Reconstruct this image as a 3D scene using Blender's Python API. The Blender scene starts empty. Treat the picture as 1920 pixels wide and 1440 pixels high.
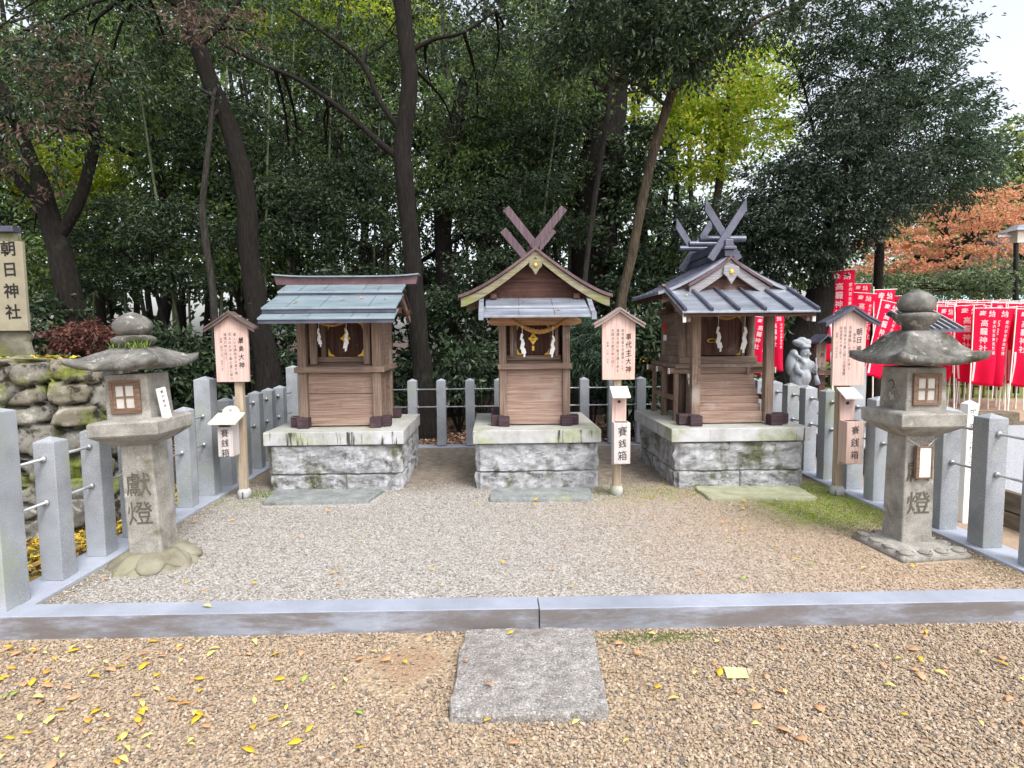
import bpy, math, random
import numpy as np
from mathutils import Vector, Matrix, noise
R=math.radians; PI=math.pi
random.seed(7); rng=np.random.default_rng(11)
scn=bpy.context.scene; COL=scn.collection
# ------------------------------------------------------------ camera model
F=1120.0; H=1.55
PIT=math.atan(87/1120.); YAW=math.atan(33/1120.); ROL=R(0.5)
def _basis():
    cy,sy=math.cos(YAW),math.sin(YAW); cp,sp=math.cos(PIT),math.sin(PIT)
    f=Vector((sy*cp,cy*cp,-sp)); r=Vector((cy,-sy,0)); u=Vector((sy*sp,cy*sp,cp))
    c,s=math.cos(ROL),math.sin(ROL)
    return c*r-s*u, s*r+c*u, f
RV,UV,FV=_basis()
def P(px,py,Y):
    d=(px-960)/F*RV-(py-720)/F*UV+FV; t=Y/d.y
    return Vector((d.x*t,Y,H+d.z*t))
cam=bpy.data.objects.new('camera',bpy.data.cameras.new('camera')); COL.objects.link(cam)
cam.matrix_world=Matrix(((RV.x,UV.x,-FV.x,0),(RV.y,UV.y,-FV.y,0),(RV.z,UV.z,-FV.z,H),(0,0,0,1)))
cam.data.sensor_width=36; cam.data.lens=36*F/1920; cam.data.clip_end=2000; cam.data.clip_start=.05
scn.camera=cam
# ------------------------------------------------------------ world and light
SUN_EL=R(52); SUN_AZ=R(150)      # sun direction: behind the camera, to the right
w=bpy.data.worlds.new('World'); scn.world=w; w.use_nodes=True; nt=w.node_tree; nt.nodes.clear()
sk=nt.nodes.new('ShaderNodeTexSky'); sk.sky_type='NISHITA'; sk.sun_disc=False; sk.sun_elevation=SUN_EL; sk.sun_rotation=SUN_AZ
sk.dust_density=4.0; sk.air_density=1.0; sk.ozone_density=1.0
hs=nt.nodes.new('ShaderNodeHueSaturation'); hs.inputs['Saturation'].default_value=.34
bg=nt.nodes.new('ShaderNodeBackground'); bg.inputs[1].default_value=.15
wo=nt.nodes.new('ShaderNodeOutputWorld')
nt.links.new(sk.outputs[0],hs.inputs['Color']); nt.links.new(hs.outputs[0],bg.inputs[0]); nt.links.new(bg.outputs[0],wo.inputs[0])
sl=bpy.data.lights.new('sun','SUN'); sl.energy=.85; sl.angle=R(16); sl.color=(1,.97,.93)
so=bpy.data.objects.new('sun',sl); COL.objects.link(so)
sd=Vector((math.sin(SUN_AZ)*math.cos(SUN_EL),math.cos(SUN_AZ)*math.cos(SUN_EL),math.sin(SUN_EL)))
so.rotation_euler=sd.to_track_quat('Z','Y').to_euler(); so.location=(6,-6,12)
vs=scn.view_settings; vs.view_transform='Standard'; vs.look='None'; vs.gamma=1; vs.exposure=1.27
scn.cycles.max_bounces=6; scn.cycles.diffuse_bounces=3; scn.cycles.glossy_bounces=2; scn.cycles.transmission_bounces=3; scn.cycles.transparent_max_bounces=4
# ------------------------------------------------------------ material helpers
class NT:
    def __init__(s,name):
        s.m=bpy.data.materials.new(name); s.m.use_nodes=True; s.t=s.m.node_tree; s.t.nodes.clear()
        s.out=s.n('ShaderNodeOutputMaterial')
    def n(s,ty,**k):
        x=s.t.nodes.new(ty)
        for a,v in k.items(): setattr(x,a,v)
        return x
    def l(s,a,b): s.t.links.new(a,b)
    def ramp(s,src,stops,interp='LINEAR'):
        r=s.n('ShaderNodeValToRGB'); r.color_ramp.interpolation=interp
        e=r.color_ramp.elements
        while len(e)<len(stops): e.new(.5)
        for q,(p,c) in zip(e,stops): q.position=p; q.color=(c[0],c[1],c[2],1)
        s.l(src,r.inputs[0]); return r.outputs[0]
    def coords(s,stretch=(1,1,1),kind='Object',jit=True):
        tc=s.n('ShaderNodeTexCoord'); mp=s.n('ShaderNodeMapping'); mp.inputs['Scale'].default_value=stretch
        s.l(tc.outputs[kind],mp.inputs['Vector'])
        if jit:
            oi=s.n('ShaderNodeObjectInfo'); mu=s.n('ShaderNodeMath',operation='MULTIPLY'); mu.inputs[1].default_value=37.
            s.l(oi.outputs['Random'],mu.inputs[0]); s.l(mu.outputs[0],mp.inputs['Location'])
        return mp.outputs[0]
    def noise(s,vec,scale,detail=5,rough=.6,dist=0):
        x=s.n('ShaderNodeTexNoise'); x.inputs['Scale'].default_value=scale; x.inputs['Detail'].default_value=detail
        x.inputs['Roughness'].default_value=rough; x.inputs['Distortion'].default_value=dist
        s.l(vec,x.inputs['Vector']); return x.outputs[0]
    def math(s,op,a,b=0.,clamp=False):
        x=s.n('ShaderNodeMath',operation=op); x.use_clamp=clamp
        for i,v in enumerate((a,b)):
            if isinstance(v,(int,float)): x.inputs[i].default_value=v
            else: s.l(v,x.inputs[i])
        return x.outputs[0]
    def sstep(s,v,lo,hi):
        x=s.n('ShaderNodeMapRange',interpolation_type='SMOOTHSTEP'); x.inputs['From Min'].default_value=lo; x.inputs['From Max'].default_value=hi
        s.l(v,x.inputs['Value']); return x.outputs[0]
    def mix(s,f,a,b,mode='MIX'):
        x=s.n('ShaderNodeMix',data_type='RGBA',blend_type=mode)
        for i,v in ((0,f),(6,a),(7,b)):
            if isinstance(v,(int,float)): x.inputs[i].default_value=v
            elif isinstance(v,tuple): x.inputs[i].default_value=(v[0],v[1],v[2],1)
            else: s.l(v,x.inputs[i])
        return x.outputs[2]
    def bump(s,h,st,d=.01,prev=None):
        b=s.n('ShaderNodeBump'); b.inputs['Strength'].default_value=st; b.inputs['Distance'].default_value=d
        s.l(h,b.inputs['Height'])
        if prev: s.l(prev,b.inputs['Normal'])
        return b.outputs[0]
    def fin(s,col,rough=.8,nrm=None,metal=0.,spec=.3,trans=0.):
        b=s.n('ShaderNodeBsdfPrincipled'); b.inputs['Metallic'].default_value=metal; b.inputs['Specular IOR Level'].default_value=spec
        if isinstance(rough,(int,float)): b.inputs['Roughness'].default_value=rough
        else: s.l(rough,b.inputs['Roughness'])
        if isinstance(col,tuple): b.inputs['Base Color'].default_value=(*col,1)
        else: s.l(col,b.inputs['Base Color'])
        if nrm: s.l(nrm,b.inputs['Normal'])
        o=b.outputs[0]
        if trans>0:
            t=s.n('ShaderNodeBsdfTranslucent'); mx=s.n('ShaderNodeMixShader'); mx.inputs[0].default_value=trans
            if isinstance(col,tuple): t.inputs[0].default_value=(*col,1)
            else: s.l(col,t.inputs[0])
            s.l(o,mx.inputs[1]); s.l(t.outputs[0],mx.inputs[2]); o=mx.outputs[0]
        s.l(o,s.out.inputs[0]); return s.m
    def upness(s):
        g=s.n('ShaderNodeNewGeometry'); x=s.n('ShaderNodeSeparateXYZ'); s.l(g.outputs['Normal'],x.inputs[0]); return x.outputs[2]
    def island(s):
        return s.n('ShaderNodeNewGeometry').outputs['Random Per Island']
def lin(*c):   # sRGB 0-255 to linear
    return tuple(((v/255+.055)/1.055)**2.4 if v>10 else v/255/12.92 for v in c)
def M(name,stops,scale=6,stretch=(1,1,1),detail=6,rough=.8,bump=.3,bd=.004,spec=.3,metal=0.,ov=(),fine=None,jit=True):
    t=NT(name); v=t.coords(stretch,jit=jit); n=t.noise(v,scale,detail,.65)
    k=len(stops); col=t.ramp(n,[(.28+.44*i/max(1,k-1),c) for i,c in enumerate(stops)])
    v2=t.coords((1,1,1),jit=jit)
    if fine: # speckle
        fs,dark,light=fine; f=t.noise(v2,fs,2,.8)
        col=t.mix(t.math('MULTIPLY',t.sstep(f,.52,.72),dark),col,(.03,.03,.035)); col=t.mix(t.math('MULTIPLY',t.sstep(f,.46,.3),light),col,(.75,.75,.75))
    for (c,sc,lo,hi,up) in ov:
        m=t.sstep(t.noise(v2,sc,7,.7),lo,hi)
        if up: m=t.math('MULTIPLY',m,t.sstep(t.upness(),-.2 if up<0 else .0,.9))
        col=t.mix(m,col,c)
    nr=t.bump(n,bump,bd)
    if fine: nr=t.bump(t.noise(v2,fine[0]*.6,3),bump*.7,.002,nr)
    return t.fin(col,rough,nr,metal,spec)
# woods: grain runs along z (vertical), x (horizontal) or y
def wood(name,axis,cols,rough=.75,ov=()):
    st={'x':(.9,24,24),'y':(24,.9,24),'z':(24,24,.9)}[axis]
    return M(name,cols,scale=3.2,stretch=st,detail=8,rough=rough,bump=.55,bd=.003,ov=list(ov)+[(tuple(.5*a+.5*b for a,b in zip(cols[-1],(.30,.28,.26))),2.4,.54,.74,0),(tuple(a*.45 for a in cols[0]),1.7,.60,.80,0)])
WB=[lin(80,62,53),lin(122,102,90),lin(150,133,121)]
W_Z=wood('weathered_wood_z','z',WB,ov=[(lin(158,142,116),3,.6,.75,0)]); W_X=wood('weathered_wood_x','x',WB); W_Y=wood('weathered_wood_y','y',WB)
WP=[lin(100,80,69),lin(144,120,107),lin(170,148,136)]
WP_X=wood('panel_wood','x',WP); 
WD=[lin(50,32,28),lin(78,52,46),lin(104,74,66)]
WD_X=wood('dark_wood','x',WD); WD_Y=wood('dark_wood_y','y',WD); WD_Z=wood('dark_wood_z','z',WD)
W_FOOT=wood('foot_wood','x',[lin(40,30,34),lin(62,47,52),lin(86,68,74)])
W_BARGE=wood('mossy_bargeboard','x',[lin(92,88,70),lin(124,118,96),lin(144,138,116)],ov=[(lin(116,122,62),4,.52,.7,0)])
W_GREYW=wood('pale_grey_wood','x',[lin(108,106,108),lin(136,134,138),lin(160,158,162)])
W_CHIGI=wood('chigi_wood','z',[lin(50,40,48),lin(88,72,80),lin(112,96,102)])
W_NOTICE=wood('notice_wood','z',[lin(168,134,120),lin(192,166,158),lin(198,178,172)],rough=.65,ov=[(lin(198,150,112),2.2,.55,.8,0)])
W_POST=wood('post_wood','z',[lin(128,110,96),lin(160,144,124),lin(184,170,148)])
W_WHITE=wood('bleached_wood','z',[lin(166,156,154),lin(190,182,180),lin(202,196,194)])
W_LID=wood('lid_wood','x',[lin(170,172,148),lin(204,204,186),lin(216,216,204)],ov=[(lin(150,160,100),5,.55,.7,1)])
W_FRAME=wood('window_frame_wood','x',[lin(78,60,48),lin(112,90,75),lin(134,112,96)])
PANE=M('window_paper',[lin(168,164,158),lin(196,192,186)],rough=.8,bump=.05)
COPPER=M('copper_sheet',[lin(104,118,126),lin(126,142,150),lin(142,156,164)],scale=3,stretch=(1,4,1),rough=.42,bump=.1,metal=.25,spec=.5,ov=[(lin(96,84,90),3,.58,.8,0)])
COPPER2=M('aged_metal_sheet',[lin(104,110,122),lin(136,142,154),lin(164,170,180)],scale=3,stretch=(1,4,1),rough=.34,bump=.1,metal=.35,spec=.5,ov=[(lin(90,76,78),3.5,.58,.8,0)])
BROWNMETAL=M('brown_metal',[lin(64,48,52),lin(92,72,76),lin(112,92,96)],scale=5,rough=.5,bump=.15,metal=.2)
DKMETAL=M('grey_roof_metal',[lin(50,52,66),lin(78,80,96),lin(98,100,116)],scale=4,rough=.42,bump=.1,metal=.3,spec=.5)
GOLD=M('gilt_fitting',[lin(176,136,40),lin(214,176,74),lin(232,204,110)],scale=30,rough=.35,bump=.5,metal=.6,spec=.5)
WHITEP=M('white_paint',[lin(220,220,214),lin(236,236,232)],rough=.6,bump=.05)
PAPER=M('white_paper',[lin(226,224,224),lin(240,238,238)],rough=.8,bump=.05)
ROPE=M('straw_rope',[lin(120,86,44),lin(168,128,78),lin(190,152,100)],scale=60,stretch=(1,1,1),rough=.9,bump=.8)
STEEL=M('steel_rod',[lin(140,142,146),lin(190,192,196)],scale=10,rough=.4,metal=.6,bump=.05)
BLACK=M('black_ink',[(.008,.008,.009),(.02,.02,.02)],rough=.7,bump=.0)
INKS=M('faded_ink',[(.10,.075,.08),(.16,.12,.12)],rough=.8,bump=.0)
GRANITE=M('pale_granite',[lin(118,122,128),lin(142,147,154),lin(160,165,172)],scale=2.5,detail=3,rough=.6,bump=.12,fine=(260,.55,.55),ov=[(lin(142,150,132),2.0,.52,.75,0),(lin(120,112,98),3,.64,.82,0)])
GRANITE_K=M('kerb_granite',[lin(134,140,154),lin(156,162,176),lin(172,178,190)],scale=2.5,detail=3,rough=.55,bump=.12,fine=(260,.45,.45))
t=NT('kerb_granite_stained'); v=t.coords((1,1,1),jit=False); n=t.noise(v,2.5,3)
c=t.ramp(n,[(.3,lin(132,138,150)),(.7,lin(158,164,178))]); f=t.noise(v,260,2,.8)
c=t.mix(t.math('MULTIPLY',t.sstep(f,.52,.72),.45),c,(.03,.03,.035))
sx=t.n('ShaderNodeSeparateXYZ'); t.l(v,sx.inputs[0])
stn=t.math('MULTIPLY',t.sstep(t.upness(),.5,.2),t.sstep(t.noise(t.coords((1,1,5),jit=False),1.6,9,.75),.36,.60))
c=t.mix(t.math('MULTIPLY',stn,.75),c,lin(92,80,68)); KERB=t.fin(c,.5,t.bump(f,.15,.002),spec=.35)
t=NT('cap_slab_concrete'); v=t.coords(); vd=t.coords((9,9,.9)); n=t.noise(v,5,8,.65)
c=t.ramp(n,[(.3,lin(148,148,144)),(.5,lin(176,176,178)),(.7,lin(194,194,198))])
c=t.mix(t.math('MULTIPLY',t.sstep(t.noise(v,1.9,7,.65),.48,.64),.7),c,t.ramp(t.noise(v,20,4),[(.3,lin(118,126,84)),(.7,lin(152,158,110))]))
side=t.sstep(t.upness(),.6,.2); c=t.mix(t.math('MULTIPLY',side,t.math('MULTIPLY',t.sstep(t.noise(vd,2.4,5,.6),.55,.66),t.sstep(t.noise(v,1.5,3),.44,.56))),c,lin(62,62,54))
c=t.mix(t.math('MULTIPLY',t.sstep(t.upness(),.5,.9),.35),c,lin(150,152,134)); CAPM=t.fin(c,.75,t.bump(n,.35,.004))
ROCKB=M('rock_faced_stone',[lin(108,108,108),lin(150,151,154),lin(184,186,192)],scale=9,detail=10,rough=.85,bump=.8,bd=.01,ov=[(lin(84,86,62),2.2,.50,.64,0),(lin(60,58,52),6,.54,.68,0),(lin(184,186,192),12,.60,.72,0)])
LANT=M('lantern_stone',[lin(102,99,93),lin(138,135,128),lin(168,164,157)],scale=7,detail=9,rough=.85,bump=.6,bd=.006,fine=(140,.35,.25),ov=[(lin(96,92,72),3.2,.55,.72,0),(lin(176,172,166),9,.6,.7,0)])
LANTR=M('lantern_roof_stone',[lin(64,63,60),lin(98,97,93),lin(136,134,129)],scale=9,detail=9,rough=.9,bump=.8,bd=.008,ov=[(lin(54,54,40),3.5,.5,.66,0),(lin(162,158,152),13,.56,.66,0),(lin(84,92,50),5,.62,.74,1)])
SLABM=M('step_slab_stone',[lin(94,98,98),lin(122,127,126),lin(146,150,148)],scale=8,detail=8,rough=.85,bump=.6,fine=(120,.4,.25),ov=[(lin(160,160,118),2.5,.55,.75,0)])
NEARST=M('rough_granite_slab',[lin(96,92,88),lin(136,132,128),lin(166,162,158)],scale=22,detail=10,rough=.9,bump=1.,bd=.014,fine=(110,.8,.6),ov=[(lin(110,100,94),3,.55,.75,0)])
GREYST=M('statue_stone',[lin(112,118,124),lin(146,151,156),lin(166,170,174)],scale=8,detail=7,rough=.8,bump=.3)
REDC=NT('red_banner_cloth').fin(lin(236,24,80),.75,None,0,.2,.5)
WHC=NT('white_banner_print').fin(lin(244,214,220),.75,None,0,.2,.3)
BARK=lambda name,a,b,c: M(name,[a,b,c],scale=4,stretch=(8,8,1.3),detail=9,rough=.95,bump=1.,bd=.05,ov=[(lin(48,58,36),1.5,.58,.75,0),(lin(70,70,62),6,.66,.76,0)])
BK_D=BARK('dark_bark',lin(8,7,6),lin(24,20,17),lin(44,38,32)); BK_L=BARK('pale_bark',lin(34,30,24),lin(68,60,48),lin(98,88,70))
BK_G=BARK('grey_bark',lin(24,23,21),lin(48,46,42),lin(72,69,63)); 
BAMB=M('bamboo_culm',[lin(60,72,48),lin(88,98,70),lin(112,120,92)],scale=3,stretch=(1,1,.3),rough=.45,bump=.1)
def leafmat(name,cols,trans=.3,rough=.4,spec=.4):
    t=NT(name); k=len(cols); c=t.ramp(t.island(),[(i/max(1,k-1),c) for i,c in enumerate(cols)])
    return t.fin(c,rough,None,0,spec,trans)
L_DARK=leafmat('dark_evergreen_leaf',[(.012,.022,.013),(.022,.042,.021),(.038,.066,.032),(.075,.115,.05),(.028,.036,.025)],.25,.42,.35)
L_NEED=leafmat('dark_needle',[(.011,.02,.014),(.022,.038,.025),(.038,.06,.038),(.065,.092,.06)],.2,.45,.3)
L_MID=leafmat('green_leaf',[(.035,.07,.028),(.07,.125,.045),(.125,.205,.065),(.27,.37,.10),(.10,.14,.07)],.5,.36,.45)
L_YEL=leafmat('yellow_green_leaf',[(.22,.36,.04),(.38,.54,.06),(.54,.62,.08),(.72,.62,.10)],.6,.5,.3)
L_BLUE=leafmat('blue_green_needle',[(.024,.046,.028),(.042,.078,.046),(.068,.112,.066),(.11,.16,.10)],.3,.45,.3)
L_ORG=leafmat('orange_maple_leaf',[(.64,.24,.17),(.74,.33,.22),(.70,.38,.22),(.50,.42,.18),(.76,.30,.27)],.4,.6,.2)
L_RED=leafmat('dark_red_leaf',[(.07,.03,.025),(.14,.055,.045),(.20,.10,.07)],.3,.6,.2)
L_BRN=leafmat('withered_leaf',[(.08,.06,.045),(.14,.10,.075),(.18,.13,.10)],.3,.7,.2)
LITY=leafmat('yellow_leaf_litter',[(.20,.12,.04),(.55,.36,.04),(.7,.52,.06),(.32,.2,.08),(.10,.14,.04),(.62,.40,.05)],.15,.6,.3)
LITB=leafmat('brown_leaf_litter',[(.07,.04,.03),(.16,.09,.06),(.28,.17,.12),(.36,.24,.18),(.12,.07,.05)],.1,.6,.3)
GRASS=leafmat('grass_blade',[(.06,.12,.02),(.12,.22,.03),(.22,.30,.05)],.3,.6,.2)
PEB_T=leafmat('tan_pebble',[(.11,.09,.08),(.30,.22,.15),(.385,.295,.20),(.235,.18,.135),(.46,.385,.30),(.29,.195,.125),(.37,.285,.205),(.10,.10,.10)],0,.7,.3)
# ------------------------------------------------------------ ground materials
t=NT('yard_pebble'); g_=t.island(); v=t.coords(jit=False); s=t.n('ShaderNodeSeparateXYZ'); t.l(v,s.inputs[0])
ca=t.ramp(g_,[(i/6,c) for i,c in enumerate([(.16,.15,.14),(.34,.32,.29),(.40,.38,.35),(.24,.225,.20),(.47,.45,.42),(.34,.29,.24),(.12,.12,.12)])])
cb=t.ramp(g_,[(i/5,c) for i,c in enumerate([(.14,.11,.08),(.36,.26,.16),(.44,.34,.23),(.25,.19,.13),(.50,.42,.32),(.30,.2,.12)])])
PEB_G=t.fin(t.mix(t.sstep(t.math('ADD',s.outputs[0],t.math('MULTIPLY',t.noise(v,2.4,7,.75),4.5)),1.7,5.0),ca,cb),.75,None,0,.3)
def ground_mat():
    t=NT('ground_gravel_and_earth'); v=t.coords(jit=False); s=t.n('ShaderNodeSeparateXYZ'); t.l(v,s.inputs[0]); X,Y=s.outputs[0],s.outputs[1]
    vo=t.n('ShaderNodeTexVoronoi'); vo.inputs['Scale'].default_value=75; t.l(v,vo.inputs['Vector'])
    sc=t.n('ShaderNodeSeparateColor'); t.l(vo.outputs['Color'],sc.inputs[0])
    peb=t.ramp(sc.outputs[0],[(0,(.12,.10,.08)),(.15,(.28,.2,.13)),(.5,(.38,.29,.18)),(.8,(.44,.36,.26)),(1,(.24,.2,.16))])
    nz=t.noise(v,1.3,5)
    sand=t.ramp(t.noise(v,9,6),[(.3,lin(150,130,110)),(.7,lin(174,152,130))])
    floor=t.ramp(t.noise(v,7,8),[(.3,lin(46,36,28)),(.7,lin(84,68,52))])
    # bare tan patch next to the near slab
    dx=t.math('ABSOLUTE',t.math('ADD',X,.42)); dy=t.math('ABSOLUTE',t.math('SUBTRACT',Y,2.78))
    d=t.math('ADD',t.math('MULTIPLY',dx,1.0),t.math('ADD',dy,t.math('MULTIPLY',nz,.25)))
    c=t.mix(t.sstep(d,.42,.24),peb,lin(150,126,102))
    right=t.sstep(t.math('ADD',X,t.math('MULTIPLY',nz,.4)),3.4,3.8); c=t.mix(right,c,sand)
    back=t.math('MULTIPLY',t.sstep(Y,7.8,8.3),t.sstep(t.math('SUBTRACT',X,t.math('MULTIPLY',Y,.35)),1.9,1.0))
    left=t.math('MULTIPLY',t.sstep(X,-2.7,-2.85),t.sstep(Y,3.0,3.2))
    c=t.mix(t.math('MAXIMUM',back,left),c,floor)
    far=t.math('MULTIPLY',t.sstep(Y,13.4,14.2),right); c=t.mix(far,c,lin(112,122,60))
    nr=t.bump(vo.outputs['Distance'],.7,.01); return t.fin(c,.85,nr)
def yard_mat():
    t=NT('yard_gravel'); v=t.coords(jit=False); s=t.n('ShaderNodeSeparateXYZ'); t.l(v,s.inputs[0]); X,Y=s.outputs[0],s.outputs[1]
    vo=t.n('ShaderNodeTexVoronoi'); vo.inputs['Scale'].default_value=95; t.l(v,vo.inputs['Vector'])
    sc=t.n('ShaderNodeSeparateColor'); t.l(vo.outputs['Color'],sc.inputs[0])
    peb=t.ramp(sc.outputs[0],[(0,(.15,.14,.13)),(.2,(.27,.25,.23)),(.6,(.36,.34,.31)),(1,(.47,.45,.43))])
    nz=t.noise(v,2.2,6); nz2=t.noise(v,9,6)
    tan=t.math('MULTIPLY',t.sstep(t.math('ADD',X,nz),.6,3.2),.55); c=t.mix(tan,peb,lin(170,138,104))
    earth=t.ramp(t.noise(v,12,8,.7),[(.3,lin(96,86,76)),(.7,lin(146,136,124))])
    eb=t.sstep(t.math('ADD',Y,t.math('MULTIPLY',nz,.5)),5.7,6.15)
    edge=t.sstep(t.math('ADD',t.math('ABSOLUTE',t.math('SUBTRACT',X,.3)),t.math('MULTIPLY',nz2,.5)),2.82,3.12)
    c=t.mix(eb,c,earth); c=t.mix(t.math('MULTIPLY',edge,.75),c,lin(112,100,76))
    # moss: along the shrine fronts and the right-hand side
    m1=t.math('MULTIPLY',t.sstep(t.math('ADD',X,nz),2.35,3.0),t.math('MULTIPLY',t.sstep(Y,4.15,4.6),t.sstep(Y,5.9,5.6)))
    m2=t.math('MULTIPLY',t.sstep(nz2,.44,.60),t.math('MULTIPLY',t.sstep(Y,4.95,5.25),t.sstep(Y,5.9,5.5)))
    m2=t.math('MULTIPLY',m2,t.math('MAXIMUM',t.sstep(X,.6,1.2),t.math('MULTIPLY',t.sstep(X,-1.7,-2.1),.8)))
    mm=t.math('MULTIPLY',t.math('MAXIMUM',m1,m2),t.sstep(t.noise(v,22,8,.75),.36,.56))
    c=t.mix(mm,c,t.ramp(t.noise(v,40,4),[(.3,lin(88,104,32)),(.7,lin(150,166,62))]))
    return t.fin(c,.9,t.bump(vo.outputs['Distance'],.6,.008))
# ------------------------------------------------------------ mesh helpers
def link(name,me,parent=None,loc=(0,0,0)):
    o=bpy.data.objects.new(name,me); COL.objects.link(o)
    if parent is not None: o.parent=parent; o.location=loc
    else: o.location=loc
    return o
def tag(o,label=None,cat=None,group=None,kind=None):
    if label: o['label']=label
    if cat: o['category']=cat
    if group: o['group']=group
    if kind: o['kind']=kind
    return o
def root(name,label,cat,loc,group=None):
    o=bpy.data.objects.new(name,None); COL.objects.link(o); o.location=loc; o.empty_display_size=.1
    return tag(o,label,cat,group)
class MB:
    def __init__(s): s.v=[]; s.f=[]
    def add(s,vs,fs):
        b=len(s.v); s.v+= [Vector(x) for x in vs]; s.f+=[tuple(i+b for i in f) for f in fs]; return s
    def box(s,x0,x1,y0,y1,z0,z1):
        return s.add([(x0,y0,z0),(x1,y0,z0),(x1,y1,z0),(x0,y1,z0),(x0,y0,z1),(x1,y0,z1),(x1,y1,z1),(x0,y1,z1)],
            [(0,3,2,1),(4,5,6,7),(0,1,5,4),(1,2,6,5),(2,3,7,6),(3,0,4,7)])
    def frus(s,cx,cy,z0,z1,w0,w1,d0=None,d1=None):
        d0=d0 or w0; d1=d1 if d1 is not None else w1
        V=[]
        for z,w,d in((z0,w0,d0),(z1,w1,d1)):
            V+=[(cx-w/2,cy-d/2,z),(cx+w/2,cy-d/2,z),(cx+w/2,cy+d/2,z),(cx-w/2,cy+d/2,z)]
        return s.add(V,[(0,3,2,1),(4,5,6,7),(0,1,5,4),(1,2,6,5),(2,3,7,6),(3,0,4,7)])
    def prism(s,poly,y0,y1,plane='xz'):
        n=len(poly)
        mk={'xz':lambda a,b,t:(a,t,b),'yz':lambda a,b,t:(t,a,b),'xy':lambda a,b,t:(a,b,t)}[plane]
        V=[mk(a,b,y0) for a,b in poly]+[mk(a,b,y1) for a,b in poly]
        return s.add(V,[tuple(range(n)),tuple(range(2*n-1,n-1,-1))]+[(i,i+n,(i+1)%n+n,(i+1)%n) for i in range(n)])
    def strip(s,top,bot,y0,y1,plane='xz'):   # curved board between two polylines, split into quads
        for i in range(len(top)-1): s.prism([bot[i],bot[i+1],top[i+1],top[i]],y0,y1,plane)
        return s
    def beam(s,p0,p1,w,h,up=(0,0,1),w1=None,h1=None):
        p0,p1=Vector(p0),Vector(p1); d=(p1-p0).normalized(); r=d.cross(Vector(up)).normalized(); u=r.cross(d)
        V=[]
        for p,a,b in((p0,w,h),(p1,w1 or w,h1 or h)):
            V+=[p-r*a/2-u*b/2,p+r*a/2-u*b/2,p+r*a/2+u*b/2,p-r*a/2+u*b/2]
        return s.add(V,[(0,1,2,3),(7,6,5,4),(0,4,5,1),(1,5,6,2),(2,6,7,3),(3,7,4,0)])
    def tube(s,pts,rad,seg=10,cap=True,wob=0):
        pts=[Vector(p) for p in pts]; n=len(pts)
        if isinstance(rad,(int,float)): rad=[rad]*n
        V=[];Fc=[]; ref=Vector((.3,1,.1)) if abs((pts[-1]-pts[0]).normalized().y)<.8 else Vector((1,0,.1))
        for i,p in enumerate(pts):
            d=(pts[min(i+1,n-1)]-pts[max(i-1,0)]).normalized(); a=d.cross(ref).normalized(); b=d.cross(a)
            for k in range(seg):
                th=2*PI*k/seg; rr=rad[i]
                if wob: rr*=1+wob*noise.noise(Vector((math.cos(th)*1.3,math.sin(th)*1.3,i*.35+p.x)))
                V.append(p+(a*math.cos(th)+b*math.sin(th))*rr)
        for i in range(n-1):
            for k in range(seg):
                Fc.append((i*seg+k,i*seg+(k+1)%seg,(i+1)*seg+(k+1)%seg,(i+1)*seg+k))
        if cap: Fc+= [tuple(range(seg-1,-1,-1)),tuple((n-1)*seg+k for k in range(seg))]
        return s.add(V,Fc)
    def lathe(s,cx,cy,prof,seg=24,jit=0,sx=1,sy=1):
        V=[];Fc=[];n=len(prof)
        for i,(r,z) in enumerate(prof):
            for k in range(seg):
                th=2*PI*k/seg; q=1+jit*noise.noise(Vector((math.cos(th)*2,math.sin(th)*2,z*9)))
                V.append((cx+r*q*math.cos(th)*sx,cy+r*q*math.sin(th)*sy,z))
        for i in range(n-1):
            for k in range(seg): Fc.append((i*seg+k,i*seg+(k+1)%seg,(i+1)*seg+(k+1)%seg,(i+1)*seg+k))
        Fc+=[tuple(range(seg-1,-1,-1)),tuple((n-1)*seg+k for k in range(seg))]
        return s.add(V,Fc)
    def ball(s,c,r,seg=14,ring=9,rot=0):
        c=Vector(c); r=r if hasattr(r,'__len__') else (r,r,r); V=[];Fc=[]
        for i in range(ring+1):
            ph=PI*i/ring
            for k in range(seg):
                th=2*PI*k/seg; q=Vector((r[0]*math.sin(ph)*math.cos(th),r[1]*math.sin(ph)*math.sin(th),r[2]*math.cos(ph)))
                if rot: q=Matrix.Rotation(rot,3,'Y')@q
                V.append(c+q)
        for i in range(ring):
            for k in range(seg): Fc.append((i*seg+k,(i+1)*seg+k,(i+1)*seg+(k+1)%seg,i*seg+(k+1)%seg))
        return s.add(V,Fc)
    def ell(s,c,r,M3,seg=14,ring=8):
        b=len(s.v); s.ball((0,0,0),r,seg,ring)
        for i in range(b,len(s.v)): s.v[i]=M3@s.v[i]+Vector(c)
        return s
    def build(s,name,mat,parent=None,bevel=0,smooth=False,loc=None,seg=2):
        off=Vector(loc) if loc is not None else Vector((0,0,0))
        base=off.copy(); q=parent
        while q is not None: base+=q.location; q=q.parent
        me=bpy.data.meshes.new(name); me.from_pydata([tuple(v-base) for v in s.v],[],s.f); me.materials.append(mat)
        me.validate(); me.update()
        if smooth: me.polygons.foreach_set('use_smooth',[True]*len(me.polygons))
        o=link(name,me,parent,off)
        if bevel:
            b=o.modifiers.new('bevel','BEVEL'); b.width=bevel; b.segments=seg; b.limit_method='ANGLE'; b.angle_limit=R(40)
        return o
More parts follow.
